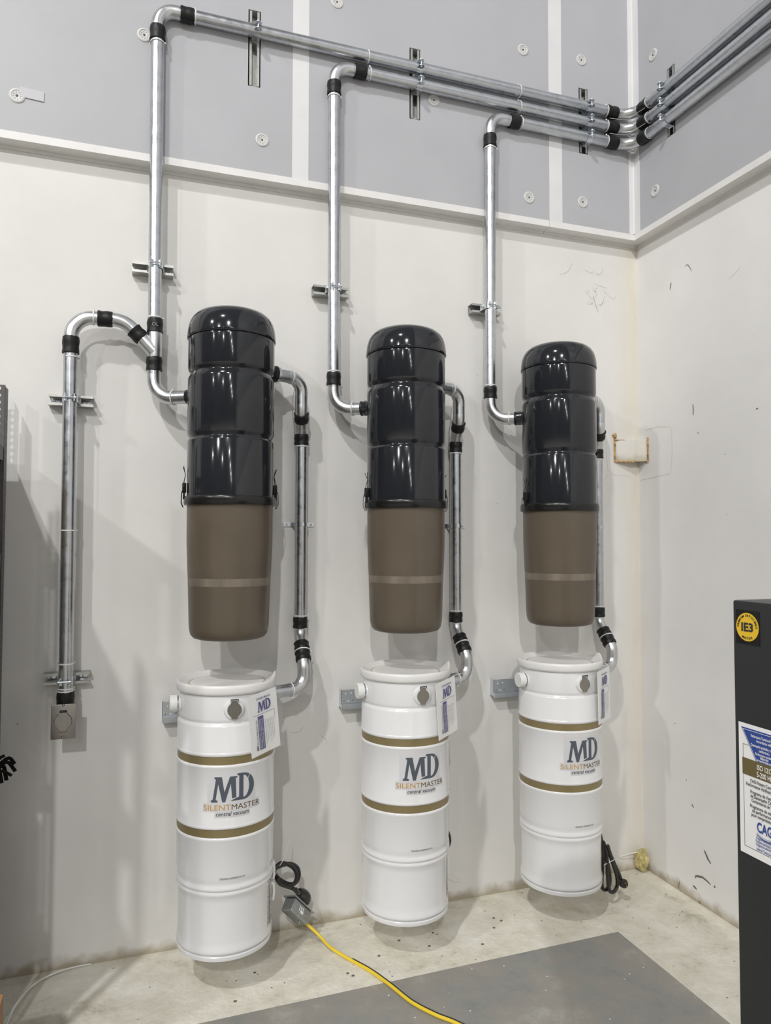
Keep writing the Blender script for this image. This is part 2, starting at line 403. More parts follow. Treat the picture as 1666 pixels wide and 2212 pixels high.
for i, (a, b) in enumerate(((-1.782, -1.712), (-.569 + .03, -.498 + .03), (-3.02, -2.95), (-4.3, -4.23))):
    bm = bmesh.new(); box(bm, (a, -T - .0012, LEDGE + .028), (b, -T, 10.5)); struct('trim_%d' % (5 + i), bm, M_TAPE)

# marks that belong to the walls
def scribble(parent, name, pts, w, place, m, lift=.0006):
    if name == 'scuff_mark': w *= 1.5
    bm = bmesh.new(); P = [Vector((p[0], p[1], 0)) for p in pts]; L = []; R = []
    for i, p in enumerate(P):
        t = (P[min(i + 1, len(P) - 1)] - P[max(i - 1, 0)]).normalized(); q = Vector((-t.y, t.x, 0))
        k = w * (.35 + .65 * math.sin(PI * (i + .5) / len(P)))
        L.append(bm.verts.new(place(*(p + q * k)[:2], lift))); R.append(bm.verts.new(place(*(p - q * k)[:2], lift)))
    for i in range(len(P) - 1): bm.faces.new((L[i], L[i + 1], R[i + 1], R[i]))
    return obj(name, bm, m, parent, False)
PB = lambda u, v, w: Vector((u, -w, v)); PR = lambda u, v, w: Vector((-w, u, v))
def rnd_line(x, y, l, ang, n=7, wob=.25):
    out = []; a = ang
    for i in range(n):
        out.append((x, y)); x += math.cos(a) * l / n; y += math.sin(a) * l / n; a += random.uniform(-wob, wob) * 1.6
    return out
for i in range(16):
    x = random.uniform(-.31, -.15); y = random.uniform(2.76, 2.97)
    scribble(wall_back, 'scratch', rnd_line(x, y, random.uniform(.02, .09), random.uniform(-2.2, .3), 8, .6), .0007, PB, M_SCRAT)
scribble(wall_back, 'scratch', rnd_line(-.262, 2.815, .10, -1.15, 8, .1), .0010, PB, M_SCUFF)
scribble(wall_back, 'scratch', rnd_line(-.452, 2.893, .12, .62, 8, .25), .0008, PB, M_SCRAT)
for pts, w in (([(-.405, .246), (-.416, .232), (-.427, .216), (-.443, .204)], .0035), ([(-.347, .101), (-.352, .112), (-.366, .117), (-.392, .124), (-.419, .120), (-.440, .113)], .0032), ([(-.460, .117), (-.466, .112)], .004),
               ([(-.333, .062), (-.345, .060), (-.356, .055)], .003), ([(-.25, .046), (-.244, .030), (-.242, .008)], .0014), ([(-.37, .012), (-.376, .002)], .003), ([(-.333, .42), (-.345, .41)], .0025), ([(-.30, .52), (-.303, .515)], .002),
               ([(-.341, 2.868), (-.352, 2.874), (-.362, 2.868), (-.374, 2.850), (-.383, 2.832)], .0013), ([(-.248, 2.826), (-.245, 2.81), (-.240, 2.794)], .0022), ([(-.378, 2.222), (-.380, 2.20), (-.379, 2.172)], .0020), ([(-.40, 2.085), (-.408, 2.092), (-.412, 2.08)], .001), ([(-.73, 2.139), (-.74, 2.141)], .002)):
    scribble(wall_right, 'scuff_mark', pts, w, PR, M_SCUFF)
for pts in ([(-.60, 2.719), (-.64, 2.735), (-.66, 2.75)], [(-.23, 2.14), (-.14, 2.155), (-.05, 2.15)], [(-.235, 2.13), (-.24, 2.03), (-.228, 1.92)], [(-.228, 1.92), (-.12, 1.912), (-.01, 1.905)]):
    scribble(wall_right, 'caulk_line', pts, .0009, PR, M_CAULK)
for pts in ([(-.19, 2.12), (-.193, 2.02), (-.185, 1.95), (-.15, 1.93), (-.06, 1.925)], [(-.16, 1.93), (-.19, 1.925), (-.205, 1.90)]):
    scribble(wall_back, 'caulk_line', pts, .0009, PB, M_CAULK)
scribble(wall_back, 'scratch', rnd_line(-1.76, .80, .08, .1, 6, .4), .0007, PB, M_SCRAT)
scribble(wall_back, 'scratch', rnd_line(-1.63, .78, .06, -.8, 6, .4), .0007, PB, M_SCRAT)

# rusty boxed gusset in the corner
t = thing('corner_gusset', 'small white boxed cover with rusty edges across the wall corner', 'bracket', (0, 0, 1.994))
bm = bmesh.new(); prism(bm, [(-.138, -.001), (-.060, -.040), (-.038, -.043), (-.001, -.066), (-.001, -.001)], lambda x, y, w: Vector((x, y, 1.996 + w)), .104); obj('cover', bm, M_WALL, t, False)
bm = bmesh.new()
for a, b in (((-.150, -.006, 1.992), (-.139, -.0005, 2.122)), ((-.150, -.010, 2.100), (-.085, -.0005, 2.104))): box(bm, a, b, .002)
tube(bm, [(-.145, -.004, 2.118), (-.147, -.004, 2.13), (-.150, -.003, 2.122)], .011, 8)
tube(bm, [(-.144, -.004, 1.995), (-.10, -.025, 1.993), (-.055, -.044, 1.994)], .0045, 8)
obj('rust_edge', bm, M_RUST, t)
bm = bmesh.new(); tube(bm, [(-.003, -.071, 1.99), (-.002, -.071, 2.05), (-.003, -.070, 2.112)], .0045, 8); tube(bm, [(-.003, -.071, 1.995), (-.003, -.050, 1.993)], .004, 8)
obj('rust_edge', bm, M_RUST, t)

# ------------------------------------------------------------------ insulation washers
def make_washer():
    t = thing('insulation_washer', 'x', 'washer', (0, 0, 0), 'washers pinning the grey insulation')
    bm = bmesh.new()
    lathe(bm, [(.0045, .0012), (.0075, .0022), (.019, .0026), (.0205, .0045), (.0245, .0045), (.0275, .0026), (.028, 0)], (0, 0, 0), (0, -1, 0), 40)
    obj('disc', bm, M_DISC, t)
    bm = bmesh.new()
    for k in range(8):
        a = k * PI / 4 + .2; lathe(bm, [(0, 0), (.0021, 0), (.0021, .0032), (0, .0032)], (.0135 * math.cos(a), 0, .0135 * math.sin(a)), (0, -1, 0), 10)
    obj('hole', bm, M_GREYINK if False else pmat('washer hole', (.36, .355, .34), .7), t)['kind'] = 'stuff'
    bm = bmesh.new(); lathe(bm, [(0, .001), (.0042, .001), (.0042, .0022), (.002, .003), (0, .0018)], (0, 0, 0), (0, -1, 0), 16); obj('screw', bm, pmat('screw head', (.12, .11, .10), .5, .8), t)
    return t
wl = [((-2.379, 3.605), 'white round washer half hidden behind the tall left riser under its top elbow'),
      ((-1.909, 3.266), 'white round washer just above the white trim, right of the tall left riser'),
      ((-1.136, 3.593), 'white round washer in the pipe shadow right of the middle upright channel'),
      ((-2.827, 3.266), 'white round washer overlapped by a clear paper patch at far left'),
      ((-1.590, 3.937), 'white round washer cut by the top edge of the picture'),
      ((-.677, 3.932), 'white round washer above the pipes, left of the second seam tape'),
      ((-.649, 3.222), 'white round washer below the pipes, left of the second seam tape'),
      ((-.353, 3.246), 'white round washer between second seam tape and corner, below the pipes'),
      ((-.354, 3.954), 'white round washer between second seam tape and corner, above the pipes')]
proto = make_washer(); proto.location = (wl[0][0][0], -T, wl[0][0][1]); proto['label'] = wl[0][1]
for (x, z), lb in wl[1:]: moved(proto, (x, -T, z), lb)
for (y, z), lb in (((-.210, 3.946), 'white round washer on the right wall above the pipes'), ((-.213, 3.277), 'white round washer on the right wall below the pipes')):
    c = moved(proto, (-T, y, z), lb); c.rotation_euler = (0, 0, -PI / 2)
bm = bmesh.new(); box(bm, (-2.818, -T - .0036, 3.262), (-2.735, -T - .0030, 3.300), 0); 
for v in bm.verts: v.co.z += (v.co.x + 2.78) * -.06
single('paper_patch', bm, pmat('patch paper', (.54, .54, .57), .5), 'small pale rectangular patch stuck beside the far left washer', 'patch', smooth=False)

# ------------------------------------------------------------------ strut channel and clamps
def strut(bm, L, dep=.041, wid=.041, t=.0025):
    """C channel along local Z, open toward local +Y(out)"""
    w = wid / 2; pr = [(-w, 0), (w, 0), (w, dep), (w - .0095, dep), (w - .0095, dep - .007), (w - .0095 + t, dep - .007), (w - .0095 + t, dep - t), (w - t, dep - t), (w - t, t), (-w + t, t), (-w + t, dep - t), (-w + .0095 - t, dep - t), (-w + .0095 - t, dep - .007), (-w + .0095, dep - .007), (-w + .0095, dep), (-w, dep)]
    A = [bm.verts.new((x, y, -L / 2)) for x, y in pr]; B = [bm.verts.new((x, y, L / 2)) for x, y in pr]
    n = len(pr)
    for i in range(n): bm.faces.new((A[i], A[(i + 1) % n], B[(i + 1) % n], B[i]))
    bm.faces.new(A); bm.faces.new(B[::-1])
def basis(bm, c, X, Y, Z):
    m = Matrix(((X[0], Y[0], Z[0], c[0]), (X[1], Y[1], Z[1], c[1]), (X[2], Y[2], Z[2], c[2]), (0, 0, 0, 1)))
    bmesh.ops.transform(bm, matrix=m, verts=bm.verts)
def clamp_parts(parent, c, a, n, gap=.020, r=.0262, back=.034, w=.028, wash=.010):
    """pipe clamp: c centre of pipe, a pipe axis, n away from wall; two bands, two ears, a bolt"""
    a = Vector(a).normalized(); n = Vector(n).normalized(); l = a.cross(n)
    for s in (-1, 1):
        bm = bmesh.new(); P = [(s * .031, -back), (s * .028, -back + .006), (s * r, -.010)]
        for k in range(11):
            t = -.1 + (PI / 2 - .36 + .1) * k / 10; P.append((s * r * math.cos(t), r * math.sin(t)))
        e = s * gap / 2; P += [(e, r + .002), (e, r + .014)]
        th = .0018; rows = []
        for i, (x, y) in enumerate(P):
            q = Vector((P[min(i + 1, len(P) - 1)][0] - P[max(i - 1, 0)][0], P[min(i + 1, len(P) - 1)][1] - P[max(i - 1, 0)][1])).normalized()
            nn = Vector((-q.y, q.x)) * th * (-s)
            rows.append([bm.verts.new(Vector(c) + l * xx + n * yy + a * ww) for xx, yy, ww in ((x, y, -w / 2), (x, y, w / 2), (x + nn.x, y + nn.y, w / 2), (x + nn.x, y + nn.y, -w / 2))])
        for A, B in zip(rows, rows[1:]):
            for k in range(4): bm.faces.new((A[k], A[(k + 1) % 4], B[(k + 1) % 4], B[k]))
        bm.faces.new(rows[0]); bm.faces.new(rows[-1][::-1])
        obj('clamp_band', bm, M_ZINC, parent)
    bm = bmesh.new(); b0 = Vector(c) + n * (r + .009)
    tube(bm, [b0 - l * .017, b0 + l * .017], .0030, 10)
    lathe(bm, [(0, 0), (wash, 0), (wash, .002), (.006, .002), (.006, .006), (0, .007)], b0 + l * (gap / 2 + .001), l, 16)
    lathe(bm, [(0, 0), (wash * .8, 0), (wash * .8, .002), (.006, .002), (.006, .006), (0, .006)], b0 - l * (gap / 2 + .001), -l, 16)
    obj('bolt', bm, M_ZINC, parent)
D = .082
ZR = (3.706, 3.631, 3.555)      # the three runs
upl = ['upright channel recessed high in the grey wall, leftmost, clamping one pipe', 'upright channel recessed high in the grey wall, middle, clamping two pipes', 'upright channel recessed in the grey wall near the corner, clamping three pipes']
for (x, z, w, h), k, lb in zip(SU, (1, 2, 3), upl):
    t = thing('strut_bracket', lb, 'bracket', (x, 0, z - h / 2), 'upright channels behind the pipe runs')
    bm = bmesh.new(); strut(bm, .318); basis(bm, (x, -.014, z), (-1, 0, 0), (0, -1, 0), (0, 0, 1)); obj('channel', bm, M_STRUT, t, False)
    for i in range(k): clamp_parts(t, (x + .006, -D, ZR[i]), (1, 0, 0), (0, -1, 0), .024, back=.028, wash=.0145)
t = thing('strut_bracket', 'upright channel recessed in the right wall near the corner, clamping three pipes', 'bracket', (0, RSY, 3.49), 'upright channels behind the pipe runs')
bm = bmesh.new(); strut(bm, .318); basis(bm, (-.014, RSY, 3.65), (0, 1, 0), (-1, 0, 0), (0, 0, 1)); obj('channel', bm, M_STRUT, t, False)
for i in range(3): clamp_parts(t, (-D, RSY, ZR[i]), (0, -1, 0), (-1, 0, 0), .024, back=.028, wash=.0145)
def wall_strut(x, z, L, px, lb, tilt=0.0, plates=True):
    t = thing('strut_bracket', lb, 'bracket', (x, 0, z), 'short channels holding the risers')
    bm = bmesh.new(); strut(bm, L, .046); basis(bm, (x, -.0015, z), (0, 0, 1), (0, -1, 0), (1, 0, tilt)); obj('channel', bm, M_STRUT, t, False)
    clamp_parts(t, (px, -D, z), (0, 0, -1), (0, -1, 0), .030)
    for s in (-1, 1):
        if plates:
            xx = x + s * L * .34
            bm = bmesh.new(); box(bm, (xx - .016, -.008, z - .013), (xx + .016, -.0055, z + .013), .001)
            lathe(bm, [(.006, 0), (.006, .005), (.003, .0055), (0, .003)], (xx, -.008, z), (0, -1, 0), 12); obj('anchor_plate', bm, M_ZINC, t)
    return t
wall_strut(-2.333, 2.674, .156, -2.323, 'short channel clamping the tallest left riser above the first charcoal canister')
wall_strut(-1.607, 2.668, .152, -1.602, 'short channel clamping the middle riser')
wall_strut(-.870, 2.668, .145, -.872, 'short channel clamping the right riser above the third charcoal canister')
wall_strut(-2.622, 2.130, .158, -2.620, 'short channel clamping the far left pipe below its bend')
wall_strut(-2.618, 1.084, .160, -2.619, 'short channel clamping the far left pipe just above the inlet plate')

# ------------------------------------------------------------------ pipework
RP = .0254
def coupling(parent, p, d, L=.055, r=.0298, lb=None):
    bm = bmesh.new(); p = Vector(p); d = Vector(d).normalized(); n = 9; pr = [(RP + .0004, -L / 2)]
    for i in range(n):
        t = i / (n - 1); bump = .0009 * math.sin(t * PI * 3 + 1.2); pr.append((r + bump, -L / 2 + .002 + (L - .004) * t))
    pr.append((RP + .0004, L / 2)); lathe(bm, pr, p, d, 28, jit=.0013)
    return obj('coupling', bm, M_RUB, parent, label=lb)
def tie(parent, p, d, head=(1, 0, 0), r=RP + .0012, tail=0):
    bm = bmesh.new(); p = Vector(p); d = Vector(d).normalized()
    lathe(bm, [(r, -.0022), (r + .0014, -.0022), (r + .0014, .0022), (r, .0022), (r, -.0022)], p, d, 28)
    h = Vector(head); h = (h - d * h.dot(d)).normalized(); q = p + h * (r + .003)
    lathe(bm, [(0, -.004), (.0034, -.004), (.0034, .004), (0, .004)], q, h, 8)
    if tail: tube(bm, [q, q + h * tail * .5 + d * .004, q + h * tail], .0009, 6)
    return obj('cable_tie', bm, M_TIE, parent)
def line(parent, pts, R, r=RP, skip_first=False, elbow_ext=.014):
    """straight lengths joined by bends of centre radius R (one per inner point)"""
    pts = [Vector(p) for p in pts]; n = len(pts)
    cur = pts[0]
    for i in range(1, n):
        if i < n - 1:
            a = (pts[i] - pts[i - 1]).normalized(); b = (pts[i + 1] - pts[i]).normalized(); ang = a.angle(b)
            tl = R[i - 1] * math.tan(ang / 2); s = pts[i] - a * tl; e = pts[i] + b * tl
            axis = a.cross(b).normalized(); cen = s + (axis.cross(a)).normalized() * R[i - 1]
            arc = [s - a * elbow_ext] + [cen + Matrix.Rotation(ang * k / 14, 3, axis) @ (s - cen) for k in range(15)] + [e + b * elbow_ext]
            if (s - cur).length > .004:
                bm = bmesh.new(); tube(bm, [cur, s - a * elbow_ext * .5], r, 28); obj('pipe', bm, M_GALV, parent, angle=50)
            bm = bmesh.new(); tube(bm, arc, r + .0006, 28); obj('elbow', bm, M_ELBOW, parent, angle=50)
            cur = e + b * elbow_ext * .5
        else:
            bm = bmesh.new(); tube(bm, [cur, pts[i]], r, 28); obj('pipe', bm, M_GALV, parent, angle=50)
YEND = -1.55
CANS = [-2.047, -1.343, -.624]
CY = -.255
RX = [-2.3235, -1.6035, -.8705]
RTOP = [-2.329, -1.608, -.867]
BEND0 = [.075, .07, .07]
names = ['galvanised vacuum pipe rising tallest on the left and forming the top run', 'galvanised vacuum pipe rising from the middle charcoal canister, middle of the three runs', 'galvanised vacuum pipe rising shortest on the right, lowest of the three runs']
ZIN = 2.150
LINES = []
for i in range(3):
    x, xt, zt = RX[i], RTOP[i], ZR[i]
    t = thing('vacuum_pipe', names[i], 'pipe', (x, -D, ZIN), 'intake pipes of the charcoal canisters')
    c = Vector((CANS[i], CY, ZIN)); q = Vector((x, -D, ZIN)); dr = (c - q).normalized(); endp = c - dr * .165
    line(t, [endp, q, (xt, -D, zt), (-D, -D, zt), (-D, YEND, zt)], [.080, .066, .088])
    # couplings
    z1 = [2.284, 2.279, 2.272][i]
    coupling(t, (x, -D, z1), (0, 0, 1), .054)
    coupling(t, (xt, -D, [3.603, 3.532, 3.440][i] ), (0, 0, 1), .058)
    coupling(t, ([-2.217, -1.492, -.740][i], -D, zt), (1, 0, 0), .054)
    coupling(t, (-.202, -D, zt), (1, 0, 0), .060)
    coupling(t, (-D, -.176, zt), (0, 1, 0), .060)
    if i: coupling(t, endp - dr * .012, dr, .034, .0300)
    # nylon ties
    tie(t, (xt, -D, [3.565, 3.494, 3.403][i]), (0, .03, 1), (1, -.3, 0))
    tie(t, ([-2.186, -1.450, -.708][i], -D, zt), (1, 0, .04), (.2, -.3, 1), tail=.0)
    if i == 0: tie(t, (-1.459, -D, zt), (1, 0, .1), (0, .2, 1)); tie(t, (-.716, -D, zt), (1, 0, .1), (0, 0, 1)); tie(t, (x, -D, 2.467), (0, 0, 1), (1, 0, 0))
    if i == 1: tie(t, (-.716, -D, zt), (1, 0, .1), (0, 0, 1))
    if i: tie(t, (x, -D, z1 + .033), (0, 0, 1), (1, 0, 0))
    tie(t, (-.236, -D, zt), (1, 0, .05), (0, -.2, 1)); tie(t, (-D, -.212, zt), (0, 1, .05), (0, 0, 1))
    tie(t, q + dr * .085, dr, (0, -.3, 1), RP + .0018)
    if i:
        zz = zt + .012; bm = bmesh.new(); tube(bm, smooth_path([(-.235, -D - .030, zz + .012), (-.16, -.135, zz + .006), (-.13, -.17, zz + .020), (-D - .028, -.215, zz + .028)], 6), .0013, 6); obj('ground_wire', bm, M_WIRE, t)
    LINES.append(t)
bm = bmesh.new(); text_bm(bm, 'OL', .019, lambda u, v: Vector((-2.3225 + .0308 * math.sin(u / .0308), -D - .0312 * math.cos(u / .0308), 2.428 + v)), 'CENTER'); SLEEVE_OL = bm
# wye on the tall riser and the couplings above and below it
t = LINES[0]
obj('lettering', SLEEVE_OL, pmat('grey sleeve print', (.35, .35, .35), .5), coupling(t, (-2.3225, -D, 2.434), (0, 0, 1), .056), False)
bm = bmesh.new(); wy = Vector((-2.3225, -D, 0))
lathe(bm, [(RP + .001, 2.312), (RP + .0022, 2.33), (RP + .0018, 2.41)], wy, (0, 0, 1), 32)
tube(bm, [(-2.3225, -D - .001, 2.333), (-2.372, -D, 2.384)], RP + .001, 28, rfun=lambda k: 1.10 - .10 * k)
obj('wye_fitting', bm, M_ELBOW, t, label='Y-shaped fitting taking the side branch')
# branch to the wall inlet
t = thing('vacuum_pipe', 'galvanised vacuum pipe at far left bending over into the tall riser', 'pipe', (-2.617, -D, 1.02))
line(t, [(-2.617, -D, 1.02), (-2.623, -D, 2.443), (-2.437, -D, 2.446), (-2.352, -D, 2.365)], [.080, .095])
coupling(t, (-2.6225, -D, 2.332), (0, 0, 1), .066); coupling(t, (-2.504, -D, 2.444), (1, 0, 0), .054)
coupling(t, (-2.385, -D, 2.396), (1, 0, -.95), .050); coupling(t, (-2.6175, -D, 1.012), (0, 0, 1), .060, .0310)
for z in (2.287, 1.637, 1.146, 1.055, 1.050 - .004): tie(t, (-2.6185, -D, z), (0, 0, 1), (1, .5, 0))
tie(t, (-2.545, -D, 2.4435), (1, 0, 0), (0, 0, 1))

# inlet plate
t = thing('inlet_valve', 'steel wall inlet plate with a round flap under the far left pipe', 'wall inlet', (-2.62, -.12, .94))
bm = bmesh.new(); box(bm, (-2.661, -.126, .881), (-2.578, -.119, 1.006), .0025); box(bm, (-2.655, -.119, .887), (-2.584, -.098, .972), .002); obj('plate', bm, M_STEEL, t)
def valve_flap(parent, c, r, place, m, tab=1.0, d0=.001, rim=True):
    bm = bmesh.new(); P = []
    for k in range(48):
        a = 2 * PI * k / 48; x, y = math.cos(a) * r, math.sin(a) * r
        w = r * .42
        if abs(x) < w: y = (r * 1.32 if y > 0 else -r * 1.28)
        P.append((x, y))
    prism(bm, P, place, .003); bmesh.ops.bevel(bm, geom=[e for e in bm.edges], offset=.0006, segments=1, affect='EDGES')
    return obj('flap', bm, m, parent, True, angle=30)
pl = lambda u, v, w: Vector((-2.620 + u, -.1265 - w, .945 + v))
bm = bmesh.new(); P = []
for k in range(48):
    a = 2 * PI * k / 48; x, y = math.cos(a) * .0298, math.sin(a) * .0298
    if abs(x) < .0128: y = (.040 if y > 0 else -.0385)
    P.append((x, y))
prism(bm, P, pl, .0012); obj('flap_gap', bm, M_DARK, t, False)
fl = valve_flap(t, None, .0285, lambda u, v, w: pl(u, v, w + .0008), M_STEEL)
bm = bmesh.new(); box(bm, pl(-.011, .032, .001), pl(.011, .037, .006), .001); obj('hinge', bm, M_DARK, fl)
for z in (.058, -.056):
    bm = bmesh.new(); lathe(bm, [(0, .003), (.003, .0026), (.0046, .001), (.0048, 0)], pl(0, z, 0), (0, -1, 0), 16); obj('screw', bm, M_STEEL, t)

# exhaust-side pipes linking each charcoal canister with the white power unit under it
EX = [(-1.748, -1.732, -1.735), (-1.040, -1.027, -1.018), (-.310, -.279, -.272)]
exl = ['bent galvanised pipe linking the first charcoal and white canisters', 'bent galvanised pipe linking the middle charcoal and white canisters', 'bent galvanised pipe mostly hidden behind the third charcoal canister']
WX = [-2.052, -1.346, -.630]
for i in range(3):
    xa, xb, xc = EX[i]; ds = .045
    t = thing('link_pipe', exl[i], 'pipe', (xb, -ds, 1.3), 'link pipes between canisters')
    c = Vector((CANS[i], CY, 2.262)); q = Vector((xa, -.112, 2.262)); dr = (q - c).normalized(); p0 = c + dr * .163
    c2 = Vector((WX[i], CY, 1.012)); q2 = Vector((xc, -.138, 1.012)); d2 = (q2 - c2).normalized(); p9 = c2 + d2 * .174
    line(t, [p0, q, (xa, -.110, 2.125), (xb, -ds, 2.050), (xb, -ds, 1.215), (xc, -.135, 1.105), q2, p9], [.058, .05, .05, .07, .05, .056])
    coupling(t, p0 + dr * .026, dr, .046, .0315)
    bm = bmesh.new(); lathe(bm, [(.0315, -.005), (.0330, -.005), (.0330, .005), (.0315, .005)], p0 + dr * .042, dr, 28); obj('hose_clamp', bm, M_ZINC, t)
    coupling(t, (xa + (xb - xa) * .3, -.094, 2.108), (xb - xa, .065, -.075), .044); coupling(t, (xb, -ds, 2.022), (0, 0, 1), .046)
    coupling(t, (xb, -ds, 1.262), (0, 0, 1), .046)
    u = Vector((xc - xb, -.09, -.11)).normalized(); m0 = Vector((xb, -ds, 1.215))
    coupling(t, m0 + u * .062, u, .038, .0305); coupling(t, m0 + u * .108, u, .042, .0310)
    tie(t, m0 + u * .084, u, (1, 0, 0), .0305); tie(t, (xb, -ds, 2.000 - .006), (0, 0, 1), (1, 0, 0)); tie(t, (xb, -ds, 1.291), (0, 0, 1), (1, 0, 0))
    tie(t, q - dr * .055, dr, (0, -.4, 1)); tie(t, q2 - d2 * .062, d2, (0, -.4, -1))
    bm = bmesh.new(); w1 = Vector((xb - .030, -.050, 2.05)); tube(bm, smooth_path([q - dr * .03 + Vector((0, 0, -.027)), q + Vector((-.035, .01, -.10)), (xb - .032, -.05, 2.06), (xb - .031, -.045, 2.00)], 5), .0011, 6)
    obj('ground_wire', bm, M_WIRE, t)
    s = thing('pipe_strap', ['zinc two-hole strap around the first link pipe', 'zinc two-hole strap around the middle link pipe', 'zinc two-hole strap around the third link pipe, almost hidden'][i], 'strap', (xb, 0, 1.668), 'straps on the link pipes')
    bm = bmesh.new(); P = []
    for k in range(13):
        a = PI * k / 12; P.append((math.cos(a) * .0275, -ds - math.sin(a) * .0275))
    P = [(.064, -.0035), (.034, -.0035), (.0285, -.010)] + [(.0275, -ds)] + P[1:-1] + [(-.0275, -ds), (-.0285, -.010), (-.034, -.0035), (-.064, -.0035)]
    rows = []
    for x, y in P: rows.append([bm.verts.new((xb + x, y, 1.668 + w)) for w in (-.0085, .0085)] + [bm.verts.new((xb + x * 1.0, y - .002, 1.668 + w)) for w in (.0085, -.0085)])
    for A, B in zip(rows, rows[1:]):
        for k in range(4): bm.faces.new((A[k], A[(k + 1) % 4], B[(k + 1) % 4], B[k]))
    bm.faces.new(rows[0]); bm.faces.new(rows[-1][::-1]); obj('band', bm, M_ZINC, s)
    for x in (-.052, .052):
        bm = bmesh.new(); lathe(bm, [(0, .003), (.0035, .0028), (.0048, 0)], (xb + x, -.0055, 1.668), (0, -1, 0), 12); obj('screw', bm, M_STRUT, s)

# ------------------------------------------------------------------ charcoal canisters
def make_separator(cx):
    t = thing('dust_separator', 'x', 'canister', (cx, CY, 1.241), 'charcoal dust separators')
    c = (cx, CY, 0)
    bm = bmesh.new(); lathe(bm, [(.1585, 2.353), (.1630, 2.352), (.1645, 2.355), (.1640, 2.362), (.1632, 2.375), (.1605, 2.396), (.1545, 2.417), (.1440, 2.435), (.128, 2.449), (.106, 2.458), (.075, 2.464), (.035, 2.4665), (0, 2.467)], c, seg=96); obj('dome_lid', bm, M_BLK, t, angle=60)
    bm = bmesh.new(); lathe(bm, [(.1575, 2.356), (.1595, 2.352), (.1600, 2.345), (.1600, 2.243), (.1585, 2.234), (.1545, 2.226), (.1505, 2.223), (.1505, 2.219), (.1530, 2.214), (.1590, 2.202), (.1600, 2.196),
        (.1600, 1.996), (.1575, 1.988), (.1535, 1.982), (.1525, 1.978), (.1535, 1.974), (.1575, 1.970), (.1592, 1.965), (.1592, 1.757)], c, seg=96); obj('body', bm, M_BLK, t, angle=70)
    bm = bmesh.new(); lathe(bm, [(.158, 1.763), (.1655, 1.762), (.1685, 1.758), (.1690, 1.751), (.1695, 1.736), (.1675, 1.731), (.156, 1.731)], c, seg=96); obj('clamp_ring', bm, M_RING, t)
    bm = bmesh.new(); lathe(bm, [(.1575, 1.731), (.1572, 1.60), (.1535, 1.50), (.1515, 1.464)], c, seg=96); lathe(bm, [(.1505, 1.436), (.1462, 1.300), (.1445, 1.275), (.1400, 1.256), (.1310, 1.245), (.118, 1.2405), (.07, 1.246), (.03, 1.2475), (0, 1.248)], c, seg=96)
    lathe(bm, [(.1545, 1.731), (.1540, 1.60), (.1475, 1.45), (.1425, 1.30), (.138, 1.262), (.118, 1.246), (0, 1.254)], c, seg=64)
    tk = obj('collection_tank', bm, M_TANK, t, angle=50)
    bm = bmesh.new(); lathe(bm, [(.1515, 1.464), (.1513, 1.462), (.1508, 1.438), (.1505, 1.436)], c, seg=96); obj('seam_band', bm, M_SEAM, tk)
    # flared necks toward riser and link pipe
    for ang, z, L in ((148.6, ZIN, .020), (25.6, 2.262, .014)):
        a = math.radians(ang); d = Vector((math.cos(a), math.sin(a), 0)); p = Vector((cx, CY, z))
        bm = bmesh.new(); lathe(bm, [(.044, .1505), (.034, .1575), (.0285, .164), (.0275, .163 + L)], p, d, 32); obj('inlet_neck', bm, M_BLK, t)
    # wire latches
    for s in (-1, 1):
        x = cx + s * .163; L = lambda dx, dy, z: (x + s * dx, CY + dy, z)
        bm = bmesh.new(); box(bm, L(-.002, -.012, 1.775), L(.012, .012, 1.812), .003); box(bm, L(.002, -.008, 1.752), L(.009, .008, 1.778), .002)
        la = obj('latch', bm, M_DARK, t)
        bm = bmesh.new()
        for e in (-1, 1):
            tube(bm, [L(.004, e * .012, 1.765), L(.006, e * .011, 1.815), L(.001, e * .003, 1.842), L(.008, -e * .016, 1.872)], .0013, 6)
            tube(bm, [L(.006, e * .014, 1.80), L(.014, e * .015, 1.775), L(.015, e * .015, 1.738), L(.008, e * .010, 1.722)], .0013, 6)
        tube(bm, [L(.008, -.010, 1.722), L(.008, .010, 1.722)], .0013, 6); obj('latch_wire', bm, M_DARK, la)
    return t
sep = make_separator(CANS[0]); sep['label'] = 'glossy charcoal canister with smoky brown tank, leftmost, beside the wye fitting'
moved(sep, (CANS[1], CY, 1.241), 'glossy charcoal canister with smoky brown tank, middle of the three')
moved(sep, (CANS[2], CY, 1.241), 'glossy charcoal canister with smoky brown tank, nearest the wall corner')

